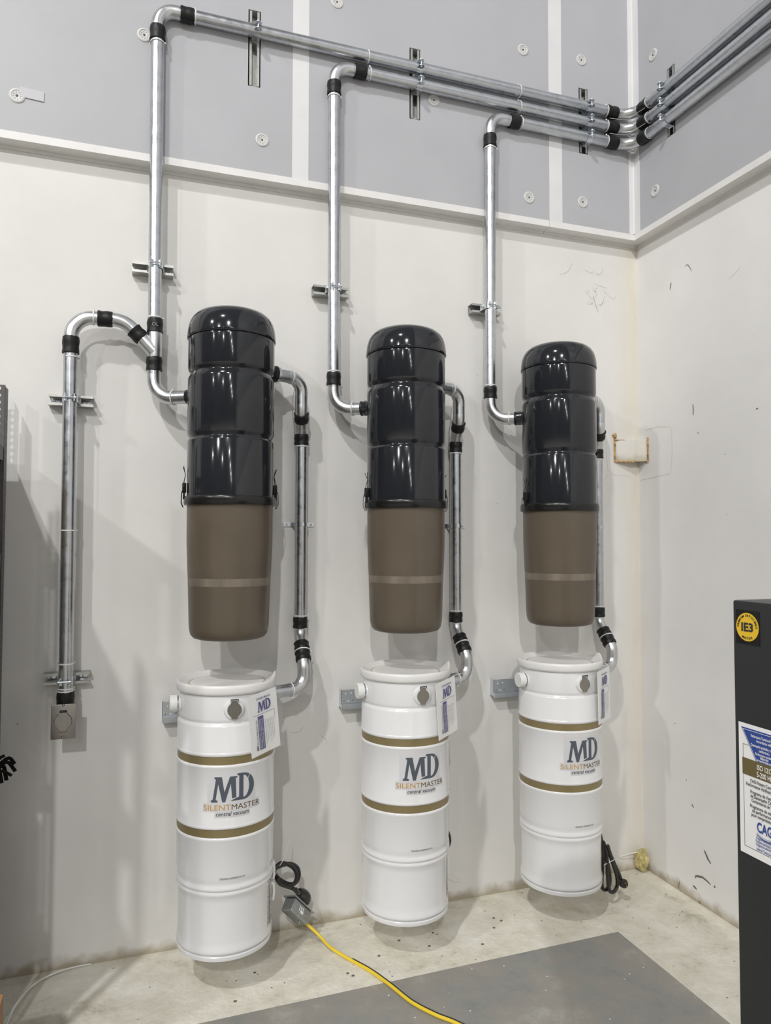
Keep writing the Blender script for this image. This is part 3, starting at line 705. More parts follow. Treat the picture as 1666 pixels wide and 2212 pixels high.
# ------------------------------------------------------------------ white power units
def wrap(cx, R, a0=0.0, cz=0.0):
    def f(u, v):
        a = a0 + u / R; return Vector((cx + R * math.sin(a), CY - R * math.cos(a), cz + v))
    return f
def md_logo(bm, place, h, sl=0.0):
    tb = bmesh.new()
    def q(pts):
        vs = [tb.verts.new((x * h, y * h, 0)) for x, y in pts]; tb.faces.new(vs)
    def quad(a, b, c, d, n=1): q([a, b, c, d])
    q([(-.87, 0), (-.61, 0), (-.60, .07), (-.68, .10), (-.585, .72), (-.42, 0), (-.30, 0), (-.085, .72), (-.03, .13), (.14, .155), (.11, .93), (.17, .94), (.18, .98), (.15, 1.0), (-.12, 1.0), (-.335, .40), (-.44, 1.0), (-.72, 1.0), (-.75, .97), (-.73, .93), (-.68, .91), (-.80, .12), (-.88, .07)])
    q([(-.10, .03), (.43, .03), (.43, 1.10), (.20, 1.10), (.16, 1.06), (.20, 1.02), (.25, 1.0), (.25, .17), (.05, .10)])
    n = 14; ou = []; inn = []
    for k in range(n + 1):
        a = PI / 2 - PI * k / n; ou.append((.43 + .48 * math.cos(a), .565 + .535 * math.sin(a))); inn.append((.43 + .25 * math.cos(a), .565 + .44 * math.sin(a)))
    for k in range(n): q([ou[k], ou[k + 1], inn[k + 1], inn[k]])
    tb.normal_update(); bmesh.ops.triangulate(tb, faces=tb.faces[:])
    for k in range(-11, 12):
        bmesh.ops.bisect_plane(tb, geom=tb.verts[:] + tb.edges[:] + tb.faces[:], plane_co=(k * .08 * h, 0, 0), plane_no=(1, 0, 0))
    mp_ = {v: bm.verts.new(place(v.co.x, v.co.y)) for v in tb.verts}
    for f in tb.faces: bm.faces.new([mp_[v] for v in f.verts])
    tb.free()
def make_power_unit(cx):
    t = thing('vacuum_unit', 'x', 'vacuum', (cx, CY, .155), 'white central vacuum units')
    c = (cx, CY, 0)
    bm = bmesh.new()
    lathe(bm, [(.168, 1.062), (.1755, 1.060), (.1800, 1.064), (.1815, 1.070), (.1815, 1.084), (.1800, 1.091), (.1770, 1.0945), (.1735, 1.0935), (.1690, 1.090), (.152, 1.0825), (.145, 1.0795), (.140, 1.0785), (.136, 1.0792), (.133, 1.0810), (.120, 1.0820), (.05, 1.0830), (0, 1.0832)], c, seg=112)
    for v in bm.verts:   # lifted lip on the right
        a = math.atan2(v.co.y - CY, v.co.x - cx); rr = math.hypot(v.co.x - cx, v.co.y - CY)
        if rr > .165 and v.co.z > 1.075: v.co.z += .020 * math.exp(-((a + .25) / .22) ** 2) * min(1, (rr - .160) / .012)
    obj('lid', bm, M_LID, t, angle=35)
    bm = bmesh.new(); lathe(bm, [(.1408, .0002), (.1412, .0006), (.1355, .0022), (.1350, .0016)], (cx, CY, 1.0788), seg=96); obj('dust_ring', bm, pmat('settled dust', (.52, .46, .36), .9, var=.3, vscale=40), t)
    bm = bmesh.new(); lathe(bm, [(.1700, 1.063), (.1708, 1.055), (.1708, .978), (.1700, .970), (.1675, .966), (.1680, .962), (.1735, .9575), (.1755, .952), (.1758, .865), (.1765, .8635), (.1778, .861), (.1782, .857), (.1770, .852), (.1745, .8505)], c, seg=112)
    obj('upper_shell', bm, M_WHT, t, angle=60)
    bm = bmesh.new(); lathe(bm, [(.1738, .8225), (.1765, .821), (.1778, .817), (.1772, .812), (.1755, .809), (.1752, .616), (.1765, .613), (.1775, .609), (.1768, .604), (.1740, .602)], c, seg=112); obj('middle_shell', bm, M_WHT, t, angle=60)
    for a, b in ((.8225, .8505), (.5745, .602)):
        bm = bmesh.new(); lathe(bm, [(.1745, b), (.1742, b - .002), (.1740, a + .002), (.1738, a)], c, seg=112); obj('gold_stripe', bm, M_GOLD, t)
    bm = bmesh.new(); lathe(bm, [(.1735, .5745), (.1762, .573), (.1774, .569), (.1768, .563), (.1748, .559), (.1742, .440), (.1715, .422), (.1700, .414), (.1710, .408), (.1738, .402), (.1745, .397), (.1735, .392), (.1712, .390), (.1712, .388), (.1735, .384), (.1740, .380), (.1725, .374), (.1690, .366),
        (.1675, .350), (.1668, .215), (.1685, .200), (.1712, .190), (.1722, .183), (.1715, .1785), (.1690, .1765), (.1630, .1760)], c, seg=112); obj('lower_shell', bm, M_WHT, t, angle=60)
    bm = bmesh.new(); lathe(bm, [(.1632, .1765), (.1632, .1715), (.1690, .1710), (.1708, .1690), (.1708, .160), (.1695, .1555), (.160, .150), (.12, .147), (.06, .150), (0, .150)], c, seg=112); obj('base_pan', bm, M_WHT, t)
    # logo
    R = .1752 + .0009; w = wrap(cx, R, .02)
    lg = bmesh.new(); flat_grid(lg, -.088, .085, .690, .796, wrap(cx, R - .0004, .02), 16); flat_grid(lg, -.104, .101, .6635, .6945, wrap(cx, R - .0005, .02), 16); flat_grid(lg, -.062, .062, .643, .6640, wrap(cx, R - .0006, .02), 12)
    lo = obj('logo_label', lg, M_FILM, t)
    bm = bmesh.new(); md_logo(bm, lambda u, v: w(u, v + .697), .086); obj('lettering', bm, M_GREYINK, lo, False)
    bm = bmesh.new()   # the thin pale cuts through the D
    for a, b in (((.053, .766), (.062, .789)),):
        pa, pb = Vector(a), Vector(b); qn = Vector((-(pb - pa).y, (pb - pa).x)).normalized() * .0009
        bm.faces.new([bm.verts.new(wrap(cx, R + .0005, .02)(*p)) for p in (pa + qn, pb + qn, pb - qn, pa - qn)])
    obj('lettering', bm, M_FILM, lo, False)
    bm = bmesh.new(); text_bm(bm, 'SILENT', .0265, lambda u, v: w(u - .102, v + .6695), 'LEFT', 0, width=.094); obj('lettering', bm, M_ORANGE, lo, False, label='amber lettering')
    bm = bmesh.new(); text_bm(bm, 'MASTER', .0265, lambda u, v: w(u - .0060, v + .6695), 'LEFT', 0, width=.106); obj('lettering', bm, M_BROWN, lo, False, label='brown lettering')
    bm = bmesh.new(); text_bm(bm, 'central vacuum', .0200, lambda u, v: w(u, v + .6500), 'CENTER', .0001, .22, width=.116); obj('lettering', bm, M_INK, lo, False)
    bm = bmesh.new(); text_bm(bm, 'DESIGNED & ASSEMBLED IN USA', .0085, lambda u, v: wrap(cx, .1750, .02)(u + .002, v + .433), 'CENTER', 0, width=.088); obj('lettering', bm, M_INK, t, False)
    # side data label
    lb = bmesh.new(); flat_grid(lb, 0, .052, .200, .352, wrap(cx, .1682, 1.02), 8); sl = obj('data_label', lb, M_FILM, t)
    bm = bmesh.new()
    for k in range(15):
        ww = random.choice((.020, .030, .012, .034)); text_bm(bm, random.choice(('ELECTRIC MOTOR 120V 60HZ', 'CENTRAL VACUUM', 'DANGER CAUTION', 'MODEL 15 AMPS')), .008, lambda u, v: wrap(cx, .1690, 1.02)(u + .004 + (k % 2) * .004, v + .343 - k * .0093), 'LEFT', .0003, width=ww)
    obj('lettering', bm, M_INK, sl, False)
    # front inlet with flap
    a0 = .03; P0 = Vector((cx + .1705 * math.sin(a0), CY - .1705 * math.cos(a0), 1.012)); dn = Vector((math.sin(a0), -math.cos(a0), 0)); du = Vector((math.cos(a0), math.sin(a0), 0))
    bm = bmesh.new(); lathe(bm, [(.037, -.006), (.0345, .004), (.0325, .0065), (.026, .008), (0, .008)], P0, dn, 40); iv = obj('front_inlet', bm, M_WHT, t)
    valve_flap(iv, None, .0245, lambda u, v, ww: P0 + du * u + Vector((0, 0, v)) + dn * (.0095 + ww), M_FLAP)
    bm = bmesh.new(); tube(bm, [P0 + du * -.013 + dn * .012 + Vector((0, 0, .030)), P0 + du * -.013 + dn * .014 + Vector((0, 0, .036)), P0 + du * .013 + dn * .014 + Vector((0, 0, .036)), P0 + du * .013 + dn * .012 + Vector((0, 0, .030))], .0018, 8); obj('spring', bm, M_DARK, iv)
    # side cap
    P = Vector((cx - .168, CY, 1.010)); bm = bmesh.new(); lathe(bm, [(.0345, -.004), (.0325, .003), (.0290, .005)], P, (-1, 0, 0), 32); sc = obj('side_inlet', bm, M_WHT, t)
    bm = bmesh.new(); lathe(bm, [(.0270, .003), (.0270, .010), (.0262, .011)], P, (-1, 0, 0), 32); obj('clamp', bm, M_ZINC, sc)
    bm = bmesh.new(); lathe(bm, [(.0290, .010), (.0305, .011), (.0305, .034), (.0290, .036), (0, .036)], P, (-1, 0, 0), 32); obj('cap', bm, M_TIE, sc)
    # right hand outlet
    a = math.radians(21); P = Vector((cx, CY, 1.012)); d = Vector((math.cos(a), math.sin(a), 0)); bm = bmesh.new(); lathe(bm, [(.036, .164), (.031, .172), (.0285, .178), (.0265, .180)], P, d, 32); obj('outlet_neck', bm, M_WHT, t)
    # wrap hooks for the cord and cord port
    for z in (.375, .298):
        a = math.radians(-4); d = Vector((math.cos(a), math.sin(a), 0)); e = Vector((-d.y, d.x, 0)); P = Vector((cx, CY, z))
        bm = bmesh.new(); pr = [(.164, .034), (.178, .034), (.181, .028), (.183, .0), (.180, -.028), (.177, -.033), (.172, -.030), (.174, 0), (.172, .026), (.164, .026)]
        A = [bm.verts.new(P + d * r_ + Vector((0, 0, z_)) - e * .013) for r_, z_ in pr]; B = [bm.verts.new(P + d * r_ + Vector((0, 0, z_)) + e * .013) for r_, z_ in pr]
        for i in range(len(pr)): bm.faces.new((A[i], A[(i + 1) % len(pr)], B[(i + 1) % len(pr)], B[i]))
        bm.faces.new(A); bm.faces.new(B[::-1]); obj('cord_hook', bm, M_TIE, t)
    # bail plate holding the unit to the wall rail
    bm = bmesh.new(); box(bm, (cx - .055, -.085, .88), (cx + .055, -.034, .965), .004); obj('hanger', bm, M_ZINC, t)
    return t
unit = make_power_unit(WX[0]); unit['label'] = 'white striped vacuum canister, leftmost, with the junction box plugged onto its cord'
units = [unit, moved(unit, (WX[1], CY, .155), 'white striped vacuum canister, middle of the three'), moved(unit, (WX[2], CY, .155), 'white striped vacuum canister nearest the corner with a bundled cord')]
# cords belong to their unit
def cord(u, pts, r=.0078):
    bm = bmesh.new(); tube(bm, smooth_path(pts, 8), r, 10); return obj('power_cord', bm, M_CORD, u)
def cord_tie(co, a, b, extra=None):
    bm = bmesh.new(); tube(bm, [a, b], .0016, 6)
    if extra: tube(bm, smooth_path(extra, 6), .0013, 6)
    return obj('cable_tie', bm, M_TIE, co)
co = cord(units[0], [(-1.888, -.26, .352), (-1.865, -.225, .352), (-1.832, -.19, .348), (-1.790, -.17, .340), (-1.762, -.165, .318), (-1.757, -.165, .285), (-1.775, -.17, .262), (-1.806, -.175, .270), (-1.842, -.185, .300), (-1.857, -.19, .335),
                     (-1.828, -.178, .352), (-1.786, -.178, .332), (-1.768, -.178, .300), (-1.775, -.18, .272), (-1.800, -.185, .262), (-1.835, -.19, .285), (-1.850, -.195, .305), (-1.835, -.19, .280), (-1.800, -.18, .258), (-1.778, -.18, .246), (-1.766, -.182, .232)])
cord_tie(co, (-1.868, -.20, .30), (-1.842, -.205, .352), [(-1.842, -.205, .352), (-1.815, -.19, .385), (-1.795, -.16, .435)])
bm = bmesh.new(); tube(bm, smooth_path([(-1.772, -.182, .244), (-1.763, -.168, .228), (-1.750, -.150, .212)], 8), .0092, 12, rfun=lambda k: 1 + .12 * math.sin(k * 50)); 
pg = obj('plug', bm, M_CORD, co)
bm = bmesh.new(); tube(bm, smooth_path([(-1.752, -.150, .216), (-1.735, -.132, .200), (-1.716, -.118, .176), (-1.712, -.112, .152)], 6), .0185, 16, rfun=lambda k: .65 + .5 * math.sin(PI * min(1, k * .9 + .1))); obj('plug_body', bm, M_CORD, pg)
bm = bmesh.new(); box(bm, (-1.886, -.281, .335), (-1.878, -.262, .345)); bm.free()
co = cord(units[1], [(-1.166, -.20, .352), (-1.150, -.20, .395), (-1.142, -.20, .400), (-1.130, -.20, .372), (-1.130, -.20, .345), (-1.145, -.20, .318), (-1.160, -.21, .295), (-1.158, -.20, .25), (-1.156, -.18, .21), (-1.150, -.17, .185)])
cord_tie(co, (-1.150, -.20, .318), (-1.160, -.20, .318), [(-1.150, -.19, .235), (-1.10, -.14, .20), (-1.045, -.08, .14), (-1.00, -.03, .10)])
bm = bmesh.new(); tube(bm, [(-1.153, -.175, .205), (-1.145, -.170, .175), (-1.138, -.165, .145), (-1.142, -.163, .118)], .0150, 14, rfun=lambda k: .6 + .55 * math.sin(PI * min(1, k * .85 + .12))); obj('plug', bm, M_CORD, co)
cx3 = -.446
co = cord(units[2], [(-.456, -.27, .362), (-.444, -.275, .32), (-.432, -.28, .24), (-.440, -.28, .16), (-.438, -.275, .098), (-.418, -.27, .078), (-.396, -.268, .092), (-.394, -.27, .14), (-.414, -.275, .22), (-.432, -.278, .29),
                     (-.420, -.285, .24), (-.418, -.288, .15), (-.408, -.285, .085), (-.384, -.280, .068), (-.362, -.278, .090), (-.366, -.280, .140), (-.396, -.285, .215), (-.416, -.288, .275), (-.400, -.285, .235), (-.372, -.280, .18), (-.350, -.276, .14), (-.340, -.274, .115)], .0080)
cord_tie(co, (-.440, -.292, .196), (-.386, -.292, .212))
bm = bmesh.new(); lathe(bm, [(0, -.012), (.015, -.012), (.0185, -.006), (.019, .010), (.016, .014), (0, .015)], (-.332, -.280, .098), (-.1, -1, .25), 24); plg = obj('plug', bm, M_CORD, co)
for dx, dz in ((-.006, .006), (.006, .006), (0, -.008)):
    bm = bmesh.new(); tube(bm, [(-.333 + dx, -.292, .101 + dz), (-.334 + dx, -.308, .105 + dz)], .0024, 8); obj('prong', bm, pmat('brass', (.6, .45, .2), .3, 1), plg)

# galvanised mounting rails behind the white units
for i, (a, lb) in enumerate(((-2.274, 'galvanised mounting rail behind the leftmost white canister'), (-1.553, 'galvanised mounting rail behind the middle white canister'), (-.835, 'galvanised mounting rail behind the white canister nearest the corner'))):
    t = thing('mounting_rail', lb, 'bracket', (a, 0, .89), 'mounting rails')
    bm = bmesh.new(); z0 = .893; pr = [(.001, z0), (.046, z0 - .002), (.046, z0 + .020), (.0445, z0 + .020), (.036, z0 + .022), (.036, z0 + .078), (.0345, z0 + .078), (.0345, z0 + .0015), (.001, z0 + .003)]
    A = [bm.verts.new((a, -y, z)) for y, z in pr]; B = [bm.verts.new((a + .36, -y, z)) for y, z in pr]
    for k in range(len(pr)): bm.faces.new((A[k], A[(k + 1) % len(pr)], B[(k + 1) % len(pr)], B[k]))
    bm.faces.new(A); bm.faces.new(B[::-1]); box(bm, (a, -.0360, z0), (a + .0015, -.001, z0 + .078)); obj('rail', bm, M_ZINC, t, False)
    for dx, dz, m in ((.012, .030, M_STEEL), (.052, .032, M_STEEL), (.020, .060, M_TIE), (.045, .062, M_TIE), (.032, .030, M_TIE)):
        bm = bmesh.new(); lathe(bm, [(0, .0025), (.002, .002), (.0032, 0)], (a + dx, -.036, z0 + dz), (0, -1, 0), 10); obj('screw', bm, m, t)

# owner's manual packets
def packet(u, cx, label, roll):
    th = math.radians(35); X = Vector((math.cos(th), math.sin(th), 0)); Nn = Vector((math.sin(th), -math.cos(th), 0)); Z = Vector((0, 0, 1))
    X2 = (X * math.cos(roll) + Z * math.sin(roll)); Z2 = (Z * math.cos(roll) - X * math.sin(roll)); c = Vector((cx, CY, .957)) + Nn * .196
    pl = lambda a, b, w=0: c + X2 * a + Z2 * b + Nn * (w + .05 * a * a - .012 * (b + .1) ** 2)
    t = thing('manual_packet', label, 'booklet', c, 'owner manual packets')
    bm = bmesh.new(); n = 8; m = 8; g = [[bm.verts.new(pl(-.07 + .14 * i / n, -.108 + .216 * j / m, 0)) for j in range(m + 1)] for i in range(n + 1)]
    for i in range(n):
        for j in range(m): bm.faces.new((g[i][j], g[i + 1][j], g[i + 1][j + 1], g[i][j + 1]))
    bm.normal_update(); bmesh.ops.solidify(bm, geom=bm.faces[:], thickness=.0014); obj('booklet', bm, M_PAPER, t)
    bm = bmesh.new(); g = [[bm.verts.new(pl(-.074 + .165 * i / n, -.113 + .23 * j / m, .004 + .002 * math.sin(i * 1.7 + j))) for j in range(m + 1)] for i in range(n + 1)]
    for i in range(n):
        for j in range(m): bm.faces.new((g[i][j], g[i + 1][j], g[i + 1][j + 1], g[i][j + 1]))
    obj('sleeve', bm, M_CLEAR, t)
    q = lambda a, b: pl(a, b, .0022)
    bm = bmesh.new(); text_bm(bm, "OWNER'S MANUAL", .0105, lambda a, b: q(a + .004, b + .086), 'CENTER', .0001, width=.070); obj('lettering', bm, M_BLUE, t, False)
    bm = bmesh.new(); md_logo(bm, lambda a, b: q(a + .004, b + .042), .036); obj('lettering', bm, M_BLUE, t, False)
    bm = bmesh.new(); flat_grid(bm, -.05, .052, .0335, .0345, q); flat_grid(bm, .0515, .0525, .0, .0345, q, 2); obj('rule', bm, M_BLUE, t, False)
    bm = bmesh.new(); flat_grid(bm, -.030, -.004, -.090, .028, q, 4); rc = obj('blue_panel', bm, M_BLUE, t, False)
    bm = bmesh.new()
    for k in range(3): text_bm(bm, 'Warranty Registration Card  complete and mail today', .008, lambda a, b: pl(-.024 + .0075 * k - b, -.086 + a, .0030), 'LEFT', 0, width=.105)
    obj('lettering', bm, M_PAPER, rc, False)
    bm = bmesh.new()
    text_bm(bm, 'MD', .012, lambda a, b: q(-.036 - b, -.090 + a), 'LEFT', .0004); text_bm(bm, 'Warranty Registration Card', .0085, lambda a, b: q(-.036 - b, -.070 + a), 'LEFT', .0001, width=.088)
    for k in range(6): text_bm(bm, 'Name  Address  City  State  Phone', .005, lambda a, b: q(.006 + .008 * k - b, -.080 + a + .01 * (k % 3)), 'LEFT', 0, width=.09 - .012 * (k % 3))
    obj('lettering', bm, M_INK, t, False)
    return t
packet(units[0], WX[0], 'owner manual packet hanging on the leftmost white canister', math.radians(7))
packet(units[1], WX[1], 'owner manual packet hanging on the middle white canister', math.radians(6))
packet(units[2], WX[2], 'owner manual packet hanging on the white canister nearest the corner', math.radians(2))

# ------------------------------------------------------------------ junction box and yellow cord
t = thing('junction_box', 'grey metal junction box with knockouts, hanging above the floor on a plug', 'electrical box', (-1.75, -.2, .13))
Aa = Vector((.070, .028, -.081)).normalized(); Cc = Vector((-.020, -.033, -.043)); Cc = (Cc - Aa * Cc.dot(Aa)).normalized(); Bb = Aa.cross(Cc).normalized()
if Bb.x > 0: Bb = -Bb
# plate edge start
E0 = Vector((-1.767, -.165, .212))
def jb(a, b, c): return E0 + (Aa * a + Bb * b + Cc * c) * 1.16
def jbox(bm, a, b, bev=.0, seg=3):
    k = bmesh.new(); box(k, (0, 0, 0), (1, 1, 1)); k.free()
    vs = box(bm, a, b, bev, seg)
bm = bmesh.new(); box(bm, (.004, .004, .002), (.102, .052, .046), .007, 3)
for v in bm.verts: v.co = jb(*v.co)
obj('box', bm, M_ZINC if False else pmat('grey zinc box', (.42, .44, .45), .35, .9, var=.08, vscale=40), t)
bm = bmesh.new(); box(bm, (-.004, -.001, -.001), (.112, .056, .0015), .0)
for v in bm.verts: v.co = jb(*v.co)
obj('cover_plate', bm, M_ZINC, t, False)
for k, a in enumerate((.026, .053, .080)):
    bm = bmesh.new(); lathe(bm, [(.0085, 0), (.0085, .0008), (.0078, .0008), (.0078, 0)], jb(a, .004, .026), -Bb, 24); obj('knockout', bm, M_STRUT, t)
bm = bmesh.new()
for a, b in ((.025, .020), (.025, .038), (.070, .020), (.070, .040)): lathe(bm, [(0, .0006), (.002, .0006), (.002, 0)], jb(a, b, .046), Cc, 10)
obj('screw_holes', bm, M_DARK, t)['kind'] = 'stuff'
bm = bmesh.new(); lathe(bm, [(.0055, 0), (.0055, .003), (0, .004)], jb(.084, .028, .046), Cc, 14); obj('screw', bm, M_ZINC, t)
sk = bmesh.new(); 
for (a0, a1, c0, c1) in ((.036, .040, .012, .030), (.043, .052, .014, .020), (.045, .062, .022, .032), (.055, .060, .012, .020)):
    sk.faces.new([sk.verts.new(jb(a, .0030, c)) for a, c in ((a0, c0), (a1, c0), (a1, c1), (a0, c1))])
obj('sticker', sk, M_PAPER, t, False)
ye = jb(.103, .030, .030)
pts = [jb(.098, .030, .026), ye, (-1.675, -.16, .045), (-1.640, -.215, .018), (-1.580, -.305, .006), (-1.534, -.390, .006), (-1.493, -.500, .008), (-1.455, -.612, .008), (-1.403, -.700, .008), (-1.345, -.775, .008), (-1.25, -.95, .008), (-1.30, -1.25, .008), (-1.58, -1.8, .008), (-1.72, -2.5, .008), (-1.72, -3.6, .008)]
bm = bmesh.new(); tube(bm, smooth_path(pts, 10), .0060, 12); cy = single('extension_cord', bm, M_YEL, 'yellow extension cord running from the junction box across the floor', 'cord')
bs = [Vector(p) + Vector((.006, .011, -.0025)) for p in pts[4:]]
bm = bmesh.new(); tube(bm, smooth_path(bs, 10), .0050, 10); single('extension_cord', bm, M_CORD, 'black cord lying tight against the yellow cord on the floor', 'cord')

# thin white cable on the floor at left
bm = bmesh.new(); tube(bm, smooth_path([(-2.515, -.008, .004), (-2.569, -.012, .006), (-2.637, -.045, .014), (-2.70, -.105, .02), (-2.740, -.19, .018), (-2.757, -.27, .008), (-2.77, -.45, .004), (-2.83, -.62, .004)], 10), .0030, 10)
single('floor_cable', bm, M_TIE, 'thin white cable curving over the floor at lower left', 'cable')

# spray foam lump with a stick in the corner
bm = bmesh.new(); bmesh.ops.create_icosphere(bm, subdivisions=4, radius=1)
for v in bm.verts:
    n = noise.noise(v.co * 1.6) * .25 + abs(noise.noise(v.co * 3.4)) * -.30
    v.co = Vector((v.co.x * .034, v.co.y * .032, v.co.z * .052)) * (1 + n)
    v.co.x = min(v.co.x, .034); v.co.y = min(v.co.y, .034)
bmesh.ops.translate(bm, verts=bm.verts, vec=(-.040, -.036, .062))
t = single('foam_lump', bm, M_FOAM, 'lump of yellowish spray foam in the floor corner', 'foam')
bm = bmesh.new(); tube(bm, [(-.048, -.035, .098), (-.10, -.022, .090), (-.150, -.012, .078)], .0022, 8); single('nylon_strip', bm, M_TIE, 'short white nylon strip sticking out of the foam lump', 'strip')

# debris
def chip(pts, h, x, y, rot, m, label, z=0.0):
    bm = bmesh.new(); c, s = math.cos(rot), math.sin(rot)
    prism(bm, pts, lambda u, v, w: Vector((x + u * c - v * s, y + u * s + v * c, z + w + abs(u) * .12)), h)
    return single('paint_chip', bm, m, label, 'debris', 'paint flakes on the floor', smooth=False)
M_CHIP = pmat('flake', (.66, .64, .52), .6)
M_CHIPW = pmat('white flake', (.80, .79, .76), .6)
chip([(-.016, -.010), (.006, -.014), (.018, .004), (.010, .012), (-.012, .014)], .003, -1.650, -.042, .3, M_CHIP, 'curled cream paint flake on the floor beside the junction box')
chip([(-.007, -.004), (.008, -.002), (.003, .007)], .003, -1.612, -.045, .9, M_CHIPW, 'small white paint flake right of the curled cream flake')
chip([(-.010, -.003), (.010, -.001), (.004, .005)], .003, -1.405, -.030, .5, M_CHIPW, 'slim white paint flake at the wall foot left of the middle canister')
M_GRIT = pmat('dark grit', (.15, .12, .09), .8)
for i, (x, y) in enumerate([(-1.60, -.39), (-1.615, -.37), (-1.36, -.225), (-1.47, -.30), (-1.26, -.30), (-2.03, -.40), (-1.94, -.255), (-1.055, -.355), (-.92, -.19), (-.90, -.22), (-.955, -.26), (-1.21, -.215)]):
    bm = bmesh.new(); bmesh.ops.create_icosphere(bm, subdivisions=2, radius=.0045)
    for v in bm.verts: v.co = Vector((v.co.x * random.uniform(1.0, 1.6), v.co.y, v.co.z * .5)) * (1 + .4 * noise.noise(v.co * 400 + Vector((i, 0, 0))))
    bmesh.ops.translate(bm, verts=bm.verts, vec=(x, y, .0016)); single('grit_crumb', bm, M_GRIT, 'small dark crumb of grit on the cream floor', 'debris', 'grit crumbs on the cream floor')

# ------------------------------------------------------------------ shelving at the left edge
t = thing('shelving_unit', 'dark slotted steel shelving unit at the left edge of the picture', 'shelf', (-3.3, -.4, 0))
def slotted(bm, place, w, L, pitch, hole, z0=0.0):
    n = int(L / pitch)
    for k in range(n):
        zc = z0 + (k + .5) * pitch; H = len(hole); outer = []
        for i in range(H):
            a = 2 * PI * i / H; c, q = math.cos(a), math.sin(a); m = min((w / 2) / abs(c) if abs(c) > 1e-6 else 9, (pitch / 2) / abs(q) if abs(q) > 1e-6 else 9); outer.append((c * m, q * m))
        for sx_ in (-1, 1):
            for sy_ in (-1, 1):
                a = math.atan2(sy_ * pitch / 2, sx_ * w / 2) % (2 * PI); outer[round(a / (2 * PI) * H) % H] = (sx_ * w / 2, sy_ * pitch / 2)
        A = [bm.verts.new(place(x, zc + y)) for x, y in outer]; B = [bm.verts.new(place(x, zc + y)) for x, y in hole]
        for i in range(H): bm.faces.new((A[i], A[(i + 1) % H], B[(i + 1) % H], B[i]))
def poly_hole(r, k=24, f=lambda a: 1): return [(r * f(2 * PI * i / k) * math.cos(2 * PI * i / k), r * f(2 * PI * i / k) * math.sin(2 * PI * i / k)) for i in range(k)]
key = poly_hole(.0085, 24, lambda a: 1 + .55 * max(0, abs(math.sin(a)) - .72) * 3 - .45 * (1 if .35 < abs(math.cos(a)) < .65 else 0))
key = [(x * .70, y * .92) for x, y in key]
sml = [(x * .28, y * 1.15) for x, y in poly_hole(.006, 24)]
def post(x, y, s, top=2.165):
    bm = bmesh.new()
    slotted(bm, lambda u, z: Vector((x + s * (-.020 + u), y, z)), .040, top, .0254, key)
    bmesh.ops.remove_doubles(bm, verts=bm.verts[:], dist=.00002); bm.normal_update(); bmesh.ops.solidify(bm, geom=bm.faces[:], thickness=.0018)
    box(bm, (x - .0009, y, 0), (x + .0009, y + .055, top - .012))
    po = obj('post', bm, M_SHELF, t, False); bm = bmesh.new()
    for k in range(int(top / .0254) - 1):
        z = (k + .5) * .0254; box(bm, (x - .0011, y + .024, z - .006), (x + .0011, y + .028, z + .006))
    obj('slot', bm, M_DARK, po, False)['kind'] = 'stuff'
    return po
PX = -2.833
post(PX, -.12, 1); post(PX, -.75, 1); post(-3.75, -.12, -1); post(-3.75, -.75, -1)
for z in (.12, .62, 1.14, 1.55, 1.93):
    bm = bmesh.new(); box(bm, (-3.75, -.75, z), (PX - .001, -.085, z + .004)); box(bm, (-3.75, -.75, z - .045), (PX - .001, -.747, z)); box(bm, (-3.75, -.09, z - .045), (PX - .001, -.087, z)); box(bm, (PX - .004, -.75, z - .045), (PX - .0015, -.085, z))
    obj('shelf_board', bm, M_SHELF, t, False)
bxs = [(-3.15, -.70, .626, PX - .03, -.12, 1.02, pmat('grey carton', (.22, .21, .20), .7), 'grey carton on the second shelf from the floor'), (-3.12, -.66, 1.146, PX - .02, -.13, 1.46, pmat('grey bin', (.25, .25, .25), .5), 'grey bin on the shelf above the grey carton'),
       (-3.08, -.68, 1.556, PX - .025, -.13, 1.83, pmat('tan carton', (.33, .27, .20), .8), 'tan carton just under the topmost shelf'), (-3.3, -.66, .126, PX - .03, -.14, .52, pmat('dark bin', (.06, .06, .07), .5), 'dark bin on the bottom shelf')]
for x0, y0, z0, x1, y1, z1, m, lb in bxs:
    bm = bmesh.new(); box(bm, (x0, y0, z0), (x1, y1, z1), .006); single('storage_box', bm, m, lb, 'box', loc=(x0, y0, z0))
# bundle of black straps hanging from the shelf
bm = bmesh.new()
for k, (P, ww) in enumerate([([(-2.90, .862), (-2.86, .872), (-2.838, .888), (-2.828, .892)], .005), ([(-2.90, .850), (-2.85, .862), (-2.815, .884), (-2.795, .862)], .006), ([(-2.90, .838), (-2.85, .858), (-2.818, .872), (-2.798, .848), (-2.792, .838)], .006),
                             ([(-2.90, .830), (-2.855, .850), (-2.830, .862), (-2.822, .836), (-2.818, .812)], .0065), ([(-2.90, .822), (-2.865, .845), (-2.845, .858), (-2.836, .830), (-2.832, .806)], .0065), ([(-2.90, .842), (-2.86, .852), (-2.825, .846), (-2.800, .830)], .005)]):
    path = smooth_path([(x + .032, -.20 - .006 * k, z - .032) for x, z in P], 6); L_, R_ = [], []
    for i, q_ in enumerate(path):
        tt = (path[min(i + 1, len(path) - 1)] - path[max(i - 1, 0)]).normalized(); nn = Vector((-tt.z, -.25, tt.x)) * ww
        L_.append(bm.verts.new(q_ + nn)); R_.append(bm.verts.new(q_ - nn))
    for i in range(len(path) - 1): bm.faces.new((L_[i], L_[i + 1], R_[i + 1], R_[i]))
bm.normal_update(); bmesh.ops.solidify(bm, geom=bm.faces[:], thickness=.002)
single('strap_bundle', bm, M_DARK, 'bundle of black webbing straps poking out from the shelf at left', 'straps')
